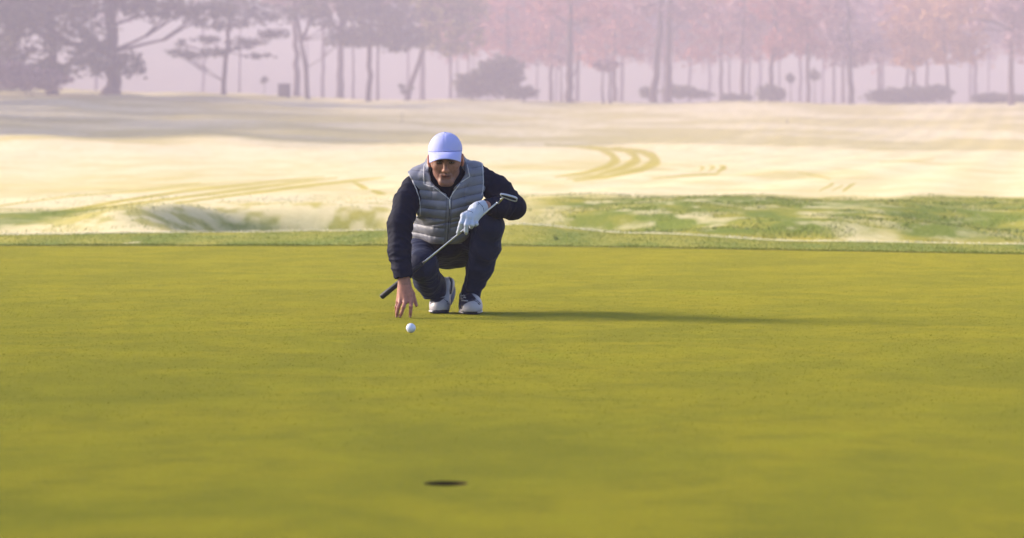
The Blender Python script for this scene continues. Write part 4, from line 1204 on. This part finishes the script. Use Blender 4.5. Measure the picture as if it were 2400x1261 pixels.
#@@ list
# left mass
tree('broad dark tree with the thickest trunk, near the left edge', 262, [(262, 120), (258, 0), (258, -90)], 34,
     [(150, 30, 110, 50), (60, 40, 80, 45), (215, 95, 60, 50), (330, 15, 90, 34), (420, 22, 70, 26), (500, 28, 60, 20), (230, 150, 75, 32), (300, 145, 36, 26), (320, 165, 24, 24), (130, 90, 45, 45), (180, -40, 170, 50), (380, -40, 140, 40)],
     'dark', 272, n=6000, size=.28, thin=.28, extra=[([(262, 60), (330, 36), (420, 18)], 8)])
tree('second dark tree from the left edge, trunk half hidden in hanging foliage', 124, [(124, 120), (118, 30), (100, -80)], 24,
     [(30, 100, 50, 50), (20, 20, 60, 50), (120, 160, 60, 26), (100, -30, 120, 50), (15, 160, 50, 30)], 'dark', 276, n=3400, size=.28, thin=.26)
shrub('dark thicket reaching the ground at the left edge', [(30, 175, 60, 38), (110, 185, 60, 26), (70, 190, 80, 22)], 268, 'mauve', 2200, .22, seed=4)
# layered pine
tree('small pine with flat layered boughs standing alone on the crest', 525, [(524, 190), (533, 120), (536, 60), (538, -40)], 11,
     [(455, 128, 60, 12), (418, 120, 30, 14), (505, 122, 45, 10), (575, 98, 55, 12), (612, 132, 42, 9), (640, 80, 45, 14), (560, 112, 30, 8), (485, 92, 40, 10), (520, 60, 60, 14), (590, 40, 70, 22), (470, 55, 34, 12), (540, 10, 90, 26), (660, 30, 50, 30), (420, 100, 20, 10)],
     'pine', 288, n=2600, size=.22, thin=.36, depth=.7, name='pine_tree')
tree('tall pale-trunked tree just left of the dark forked one', 697, [(694, 120), (690, 60), (690, -60)], 15, [(640, -10, 70, 30), (700, 10, 60, 24)], 'mauve', 330, n=900, size=.3)
tree('dark tree whose trunk forks into a narrow V above the crest', 722, [(716, 160), (706, 95), (690, 0), (684, -50)], 11,
     [(780, 40, 60, 34), (840, 60, 60, 36), (800, 92, 45, 20), (730, 20, 55, 30), (860, 20, 70, 30), (770, -20, 110, 34)], 'dark', 292, n=2600, size=.28, thin=.36, extra=[([(706, 95), (728, 50), (735, -20)], 9)])
tree('grey trunk standing behind the forked tree', 797, [(797, 120), (800, 40), (800, -60)], 17, [(800, 0, 60, 30)], 'mauve', 335, n=500)
tree('dark straight-trunked tree in the middle of the row, wide shaded crown', 863, [(866, 170), (868, 90), (872, 0), (874, -60)], 13,
     [(900, 75, 80, 34), (850, 95, 46, 18), (960, 90, 60, 28), (920, 35, 80, 30), (880, -20, 120, 34), (930, 110, 46, 12)], 'dark', 296, n=3000, size=.28, thin=.30)
tree('slim bare trunk right of the dark straight-trunked tree', 885, [(885, 150), (887, 60), (888, -30)], 7, [(890, -5, 30, 20)], 'mauve', 325, n=160)
tree('slim pale trunk left of the dark straight-trunked tree', 828, [(828, 160), (829, 70), (830, -30)], 6, [(832, -5, 30, 20)], 'mauve', 360, n=160)
tree('tree leaning to the right with a yellow-olive crown', 956, [(965, 190), (993, 115), (1010, 50), (1015, -40)], 11,
     [(1010, 85, 60, 32), (1060, 110, 60, 22), (1080, 60, 55, 30), (1030, 30, 70, 32), (980, 20, 50, 30), (1100, 20, 50, 30), (1030, -20, 110, 34), (1115, 90, 26, 20)], 'olive', 302, n=3000, size=.26, thin=.36)
tree('faint pale trunk right of the leaning tree', 990, [(990, 130), (992, 30), (993, -40)], 13, [(990, 0, 40, 20)], 'mauve', 385, n=200, group=None)
tree('faint thin trunk left of the domed shrub', 1056, [(1056, 150), (1056, 60), (1058, -30)], 8, [(1056, 0, 34, 20)], 'mauve', 380, n=200)
tree('faint trunk between the forked tree and the grey trunk', 757, [(757, 150), (757, 60), (757, -30)], 9, [(757, 0, 34, 20)], 'mauve', 390, n=200)
tree('thinnest faint trunk just right of the layered pine', 562, [(562, 180), (563, 100), (563, 20)], 5, [(563, 10, 30, 16)], 'mauve', 380, n=160)
shrub('large dome-shaped evergreen shrub in the middle of the mist', [(1150, 190, 78, 40), (1175, 160, 55, 30), (1110, 200, 46, 26)], 305, 'dark', 3600, .22, seed=8, thin=.02)
shrub('low rounded bush against the right side of the large domed shrub', [(1225, 217, 38, 14)], 300, 'dark', 900, .16, seed=9, thin=.02)
shrub('small dark funnel-shaped bush at the foot of the leaning tree', [(948, 214, 10, 6), (943, 203, 9, 5), (962, 206, 8, 6), (938, 199, 5, 3)], 297, 'dark', 420, .10, seed=10, thin=.02)
# middle and right
tree('tall straight tree right of the domed shrub, trunk running out of the picture', 1336, [(1335, 150), (1336, 60), (1338, -60)], 17,
     [(1280, 10, 60, 26), (1390, 30, 50, 30), (1330, -30, 120, 30)], 'pink', 308, n=1100, size=.26, extra=[([(1336, 190), (1352, 160), (1360, 120)], 6)])
tree('thin sapling close beside the tall straight trunk', 1315, [(1315, 200), (1316, 150)], 6, [(1312, 140, 24, 18)], 'mauve', 330, n=120)
tree('slimmer left one of two thin dark stems standing together', 1413, [(1412, 200), (1413, 165)], 6, [(1410, 150, 24, 16)], 'mauve', 300, n=120, group='pair of thin dark stems')
tree('darker right one of two thin dark stems standing together', 1429, [(1429, 200), (1430, 168)], 7, [(1432, 152, 24, 16)], 'mauve', 299, n=120, group='pair of thin dark stems')
tree('dark tree leaning right, with a second trunk close on its right', 1531, [(1538, 150), (1546, 80), (1552, 0), (1556, -60)], 17,
     [(1500, 20, 50, 24), (1590, 30, 40, 24), (1540, -30, 90, 30)], 'mauve', 302, n=900, size=.26)
tree('upright dark trunk close to the right of the leaning dark tree', 1566, [(1566, 150), (1568, 80), (1572, -50)], 17, [(1620, 20, 60, 30), (1570, -30, 80, 30)], 'mauve', 306, n=900)
for (lab, px_, path, w_, bl, k, D_, n_) in [
  ('pink-leaved tree behind the domed shrub', 1190, [(1190, 120), (1190, 20)], 12, [(1160, 80, 70, 40), (1230, 60, 70, 50), (1200, 130, 60, 26), (1180, 10, 90, 50)], 'pink', 352, 2000),
  ('broad rose-red tree left of the two thin stems', 1290, [(1292, 120), (1290, 20)], 10, [(1270, 95, 60, 50), (1310, 130, 50, 26), (1290, 45, 70, 40)], 'pink', 346, 1500),
  ('wide rose-coloured tree behind the two thin dark stems', 1440, [(1440, 120), (1440, 10)], 12, [(1420, 100, 80, 46), (1480, 90, 60, 50), (1440, 30, 100, 50), (1400, 140, 50, 22), (1490, 130, 36, 22)], 'pink', 340, 2600),
  ('rose-brown tree right of the twin dark trunks', 1690, [(1690, 130), (1692, 20)], 9, [(1660, 90, 70, 50), (1720, 70, 60, 60), (1640, 130, 60, 26), (1680, 10, 100, 50)], 'pink', 336, 2600),
  ('russet tree with a straight grey trunk above the low hedge', 1740, [(1740, 150), (1742, 60), (1744, -30)], 11, [(1760, 110, 50, 36), (1730, 40, 70, 40), (1780, 10, 70, 40)], 'mauve', 318, 1600),
  ('slightly crooked tree right of the pale post', 1806, [(1806, 150), (1816, 90), (1820, -40)], 12, [(1850, 90, 60, 36), (1810, 120, 46, 26), (1830, 20, 90, 40)], 'pink', 312, 2000),
  ('slender tree with two small round bushes at its side', 1893, [(1893, 150), (1896, 70), (1896, -40)], 10, [(1910, 110, 50, 30), (1880, 60, 60, 40), (1920, 20, 60, 40)], 'pink', 316, 1800),
  ('thicker trunk reaching lowest down the slope right of centre', 1994, [(1994, 170), (1990, 90), (1988, -40)], 14, [(1960, 90, 50, 36), (2030, 110, 50, 34), (1990, 140, 50, 20), (1960, 20, 60, 40)], 'mauve', 300, 1800),
  ('faint grey trunk just left of the thicker lowest trunk', 1976, [(1976, 170), (1976, 60)], 9, [(1976, 60, 50, 26)], 'mauve', 350, 400),
  ('pale orange tree with two thin trunks over the long hedge', 2140, [(2140, 150), (2142, 60)], 9, [(2150, 120, 60, 36), (2110, 80, 60, 50), (2190, 90, 60, 50), (2160, 20, 90, 50), (2130, 145, 40, 14)], 'orange', 318, 2800),
  ('orange tree with a curved thin trunk at the right end of the long hedge', 2224, [(2218, 160), (2214, 120), (2212, 40)], 9, [(2230, 125, 60, 34), (2270, 110, 50, 36), (2230, 60, 80, 50), (2270, 20, 80, 40)], 'orange', 310, 2600),
  ('thin faint trunk in the pale gap over the long hedge', 2172, [(2172, 150), (2172, 60)], 8, [(2172, 60, 50, 30)], 'orange', 345, 400),
  ('violet-grey tree left of the long hedge', 2060, [(2060, 150), (2062, 40)], 8, [(2080, 120, 60, 36), (2040, 110, 46, 40), (2060, 60, 60, 30)], 'mauve', 350, 1300),
  ('dark tree with spreading bare limbs at the right edge', 2369, [(2369, 150), (2372, 70), (2385, 0), (2395, -50)], 14, [(2390, 90, 40, 50), (2340, 20, 60, 26), (2400, 20, 60, 60), (2290, 60, 30, 14)], 'mauve', 290, 1500),
]:
    ex = [([(2372, 70), (2330, 50), (2270, 45)], 8), ([(2376, 60), (2350, 20), (2310, -20)], 8)] if px_ == 2369 else ()
    tree(lab, px_, path, w_, bl, k, D_, n=n_, size=.26, extra=ex)
for (lab, bl, D_, k) in [
  ('rounded low bush at the foot of the twin dark trunks', [(1600, 215, 52, 16), (1640, 222, 34, 9), (1520, 217, 24, 14)], 312, 'dark'),
  ('small low bush between the twin trunks and the pale post', [(1712, 228, 20, 8), (1745, 229, 16, 7)], 308, 'dark'),
  ('squarish bush right of the pale post', [(1805, 218, 32, 18), (1785, 215, 10, 16), (1830, 222, 12, 12)], 310, 'dark'),
  ('long clipped hedge, its left end rounded and reddish', [(2070, 224, 48, 17), (2130, 221, 50, 19), (2110, 224, 50, 18)], 304, 'dark'),
  ('taller clipped hedge joined to the right end of the long one', [(2190, 219, 42, 20), (2215, 218, 18, 18), (2165, 222, 28, 17)], 303, 'dark'),
  ('flat low hedge at the right edge', [(2330, 230, 46, 11), (2300, 231, 24, 10), (2375, 231, 30, 10)], 300, 'dark')]:
    shrub(lab, bl, D_, k, 1700, .18, seed=int(bl[0][0]), thin=.02, name='hedge' if 'hedge' in lab else 'shrub', cat='hedge' if 'hedge' in lab else 'shrub')
# small clipped standards
for lab, x_, y_, r_, D_ in [('little ball-topped standard, alone in the left mist', 620, 188, 9, 330), ('smaller of two ball-topped standards on the right', 1853, 183, 11, 305),
                            ('larger of two ball-topped standards on the right', 1909, 175, 15, 302)]:
    tree(lab, x_, [(x_, 210), (x_, y_)], 3, [(x_, y_, r_, r_)], 'dark', D_, n=260, size=.12, thin=.05, branches=False, name='standard_shrub', cat='clipped shrub', group='ball-topped standards')
# far wood fading into the mist
k = 0
NAMES = ['pink', 'mauve', 'orange', 'pink', 'mauve']
for row, (D_, st) in enumerate(((375, 150), (420, 140), (480, 120))):
    for x_ in range(-120, 2560, st):
        xx = x_ + int(rng.integers(-30, 30)) + row * 60
        if xx < 980 and (row < 2 or k % 2): k += 1; continue
        top = -60
        kind = 'mauve' if xx < 900 else NAMES[k % 5]
        by = 95 if xx > 1000 else 20
        if 300 < xx < 700: by = -10
        by += int(rng.integers(-12, 28)) if xx > 1000 else 0
        bl = [(xx + int(rng.integers(-20, 20)), by - 5, 84, 46), (xx - 55, by - 50, 70, 46), (xx + 55, by - 45, 70, 46), (xx, by - 95, 100, 55)]
        tree('misty background tree of the far wood, almost lost in the haze', xx, [(xx + 2, 150), (xx, 60), (xx, top)], 4 + int(rng.integers(0, 5)), bl, kind, D_, n=1500 if xx > 1000 else 900, size=.48, group='trees of the far wood', branches=False, seed=500 + k)
        k += 1
# trees out of frame on the left whose long shadows lie across the slope
proto = None
for i, (off, y_) in enumerate([(6, 206), (9, 222), (5, 240), (13, 254), (6, 270), (10, 288), (5, 306), (12, 322), (6, 340), (10, 358), (26, 214), (28, 262), (25, 298), (28, 334), (24, 370), (42, 240), (44, 310)]):
    y_ = 100 + (y_ - 100) * 1.25
    x_ = -(y_ * 1200 / F) - 11 - off
    if proto is None:
        proto = tree('tall tree out of frame to the left, casting its shadow over the slope', 1200 + F * x_ / y_, [(1200 + F * x_ / y_, 0), (1200 + F * x_ / y_, -500)], 24,
             [(1200 + F * x_ / y_ + dx, dy, rx, ry) for dx, dy, rx, ry in ((0, 10, 190, 90), (-60, -160, 200, 120), (70, -200, 200, 120), (0, -400, 190, 130), (20, 120, 130, 60), (0, -560, 130, 90))], 'dark', 100 + (y_ - 100) / 1.75, n=3400, size=.55, thin=.25,
             group='shadow-casting trees left of the picture')
        base = Vector(proto.location)
    else:
        r_ = proto.copy(); C.objects.link(r_)
        r_.location = (x_, y_, float(H(np.array([float(x_)]), np.array([float(y_)]))[0])); r_.rotation_euler = (0, 0, i * 1.3)
        s_ = .85 + .3 * rng.random(); r_.scale = (s_, s_, s_)
        for ch in list(proto.children):
            c_ = ch.copy(); C.objects.link(c_); c_.parent = r_
# unseen loose-crowned trees added left of the green to thinly shade its near part
for lab, x_, y_, sd_ in (('unseen loose-crowned tree added left of the green to shade it, nearer of two', -38, 15.5, 901), ('unseen loose-crowned tree added left of the green to shade it, farther of two', -44, 20.5, 902)):
    root = empty('tree', (x_, y_, 0), lab, 'tree')
    hgt = abs(x_) * .39
    tp = [np.array([x_, y_, -.2]), np.array([x_ + .3, y_, hgt * .5]), np.array([x_, y_ + .2, hgt + 4])]
    ells = [(np.array([x_, y_, hgt]), (3.5, 4.6, 4.2)), (np.array([x_, y_ - 3, hgt - 1]), (3, 3, 3)), (np.array([x_, y_ + 2.6, hgt + .5]), (3, 2.6, 3))]
    parts = [limb(tp, .28, .08, sd_)] + [limb([tp[1], e_[0] + np.array([0, 0, -.5]), e_[0]], .1, .03, sd_ + q_) for q_, e_ in enumerate(ells)]
    v, f = merge(parts); mesh_np('trunk', v, f, BARK, root)
    v, f, a = leaves(ells, 3400, .20, sd_, .38); mesh_np('crown', v, f, LM['olive'], root, False, {'v': a})
# cabinet and posts
def box(lo, hi, bev=.02):
    bm = __import__('bmesh').new(); import bmesh
    bmesh.ops.create_cube(bm, size=1)
    for v_ in bm.verts: v_.co = Vector([lo[i] + (hi[i] - lo[i]) * (v_.co[i] + .5) for i in range(3)])
    bmesh.ops.bevel(bm, geom=bm.edges[:], offset=bev, segments=2, affect='EDGES')
    vs = [tuple(v_.co) for v_ in bm.verts]; bm.verts.index_update(); fs = [tuple(v_.index for v_ in f_.verts) for f_ in bm.faces]; bm.free(); return vs, fs
m = NT('grey_paint'); m.color((.08, .07, .08, 1)); CAB = m.m
m = NT('pale_post'); m.color((.6, .55, .5, 1)); POST = m.m
g = ground_base(667, float(SD(296))); root = empty('utility_cabinet', g, 'dark boxy cabinet on the crest left of the pale trunk', 'cabinet')
a0 = (g[0] - .9, g[1] - .4, g[2] - .3)
v, f = box(a0, (g[0] + .9, g[1] + .4, g[2] + 1.9)); mesh_np('casing', v, f, CAB, root, False)
v, f = box((g[0] - 1.0, g[1] - .48, g[2] + 1.905), (g[0] + 1.0, g[1] + .48, g[2] + 2.02)); mesh_np('lid', v, f, CAB, root, False)
v, f = box((g[0] - .6, g[1] - .425, g[2] - .1), (g[0] + .6, g[1] - .402, g[2] + 1.5), .005); mesh_np('door', v, f, CAB, root, False)
def post(name, lab, px_, D_, h, r_, mat, cat='post'):
    D_ = float(SD(D_)); h *= 1.5; g = ground_base(px_, D_); root = empty(name, g, lab, cat)
    v, f = tube_mesh([g - [0, 0, .2], g + [0, 0, h * .92]], [r_, r_ * .9], 8); mesh_np('post', v, f, mat, root)
    v, f = tube_mesh([g + [0, 0, h * .92], g + [0, 0, h * .97], g + [0, 0, h]], [r_ * 1.25, r_ * 1.2, r_ * .5], 8); mesh_np('cap', v, f, CAB if mat is POST else POST, root)
post('marker_stake', 'thin dark stake on the frosted slope above the cap', 943, 215, .75, .035, BARK, 'stake')
post('marker_post', 'pale short post between the low bush and the squarish bush', 1775, 300, 1.7, .09, POST)
post('marker_stake', 'tiny dark stake on the slope below the ball-topped standards', 1845, 230, .35, .05, BARK, 'stake')
# ---------------------------------------------------------------- light, air, camera
SUN_EL, SUN_AZ = R(22.5), R(16.0)          # low, from the left and slightly behind the golfer
sd = Vector((-math.cos(SUN_AZ) * math.cos(SUN_EL), math.sin(SUN_AZ) * math.cos(SUN_EL), math.sin(SUN_EL)))
sl = bpy.data.lights.new('sun', 'SUN'); sl.energy = 5.0; sl.angle = R(17); sl.color = (1, .86, .66)
so = bpy.data.objects.new('sun', sl); C.objects.link(so)
so.rotation_euler = sd.to_track_quat('Z', 'Y').to_euler(); so.location = (-20, 10, 20)
w = bpy.data.worlds.new('World'); bpy.context.scene.world = w; w.use_nodes = True
nt = w.node_tree; bg = nt.nodes['Background']; sky = nt.nodes.new('ShaderNodeTexSky')
sky.sky_type = 'NISHITA'; sky.sun_disc = False; sky.sun_elevation = SUN_EL
sky.sun_rotation = math.atan2(sd.x, sd.y)
sky.air_density = 1.0; sky.dust_density = 2.0; sky.ozone_density = 1.5
nt.links.new(sky.outputs[0], bg.inputs[0]); bg.inputs[1].default_value = .15
# morning mist
X0, X1, Y0, Y1, Z0, Z1 = -420, 420, -12, 1190, -4, 58
V = [(x, y, z) for x in (X0, X1) for y in (Y0, Y1) for z in (Z0, Z1)]
Q = [(0, 1, 3, 2), (4, 6, 7, 5), (0, 4, 5, 1), (2, 3, 7, 6), (0, 2, 6, 4), (1, 5, 7, 3)]
hm = bpy.data.materials.new('mist'); hm.use_nodes = True; t = hm.node_tree
for n_ in list(t.nodes):
    if n_.type == 'BSDF_PRINCIPLED': t.nodes.remove(n_)
pv = t.nodes.new('ShaderNodeVolumePrincipled'); pv.inputs['Density'].default_value = HAZE
pv.inputs['Color'].default_value = (.50, .445, .60, 1); pv.inputs['Anisotropy'].default_value = .0
t.links.new(pv.outputs[0], [n_ for n_ in t.nodes if n_.type == 'OUTPUT_MATERIAL'][0].inputs['Volume'])
hz = mesh_np('haze', V, Q, hm, None, False); tag(hz, kind='stuff')

cam = bpy.data.cameras.new('camera'); co = bpy.data.objects.new('camera', cam); C.objects.link(co)
cam.sensor_width = 36; cam.lens = F / 2400 * 36; cam.clip_end = 5000; cam.clip_start = .1
co.location = (0, 0, CAMH); co.rotation_euler = (math.pi / 2 - PITCH, 0, 0)
cam.dof.use_dof = True; cam.dof.focus_distance = 14.55; cam.dof.aperture_fstop = 4.2; cam.dof.aperture_blades = 9
sc = bpy.context.scene; sc.camera = co
sc.view_settings.view_transform = 'Standard'; sc.view_settings.look = 'None'; sc.view_settings.gamma = 1
sc.view_settings.exposure = EXPO
sc.render.engine = 'CYCLES'
sc.cycles.use_denoising = True; sc.cycles.max_bounces = 6; sc.cycles.volume_bounces = 1
sc.cycles.diffuse_bounces = 3; sc.cycles.sample_clamp_indirect = 4
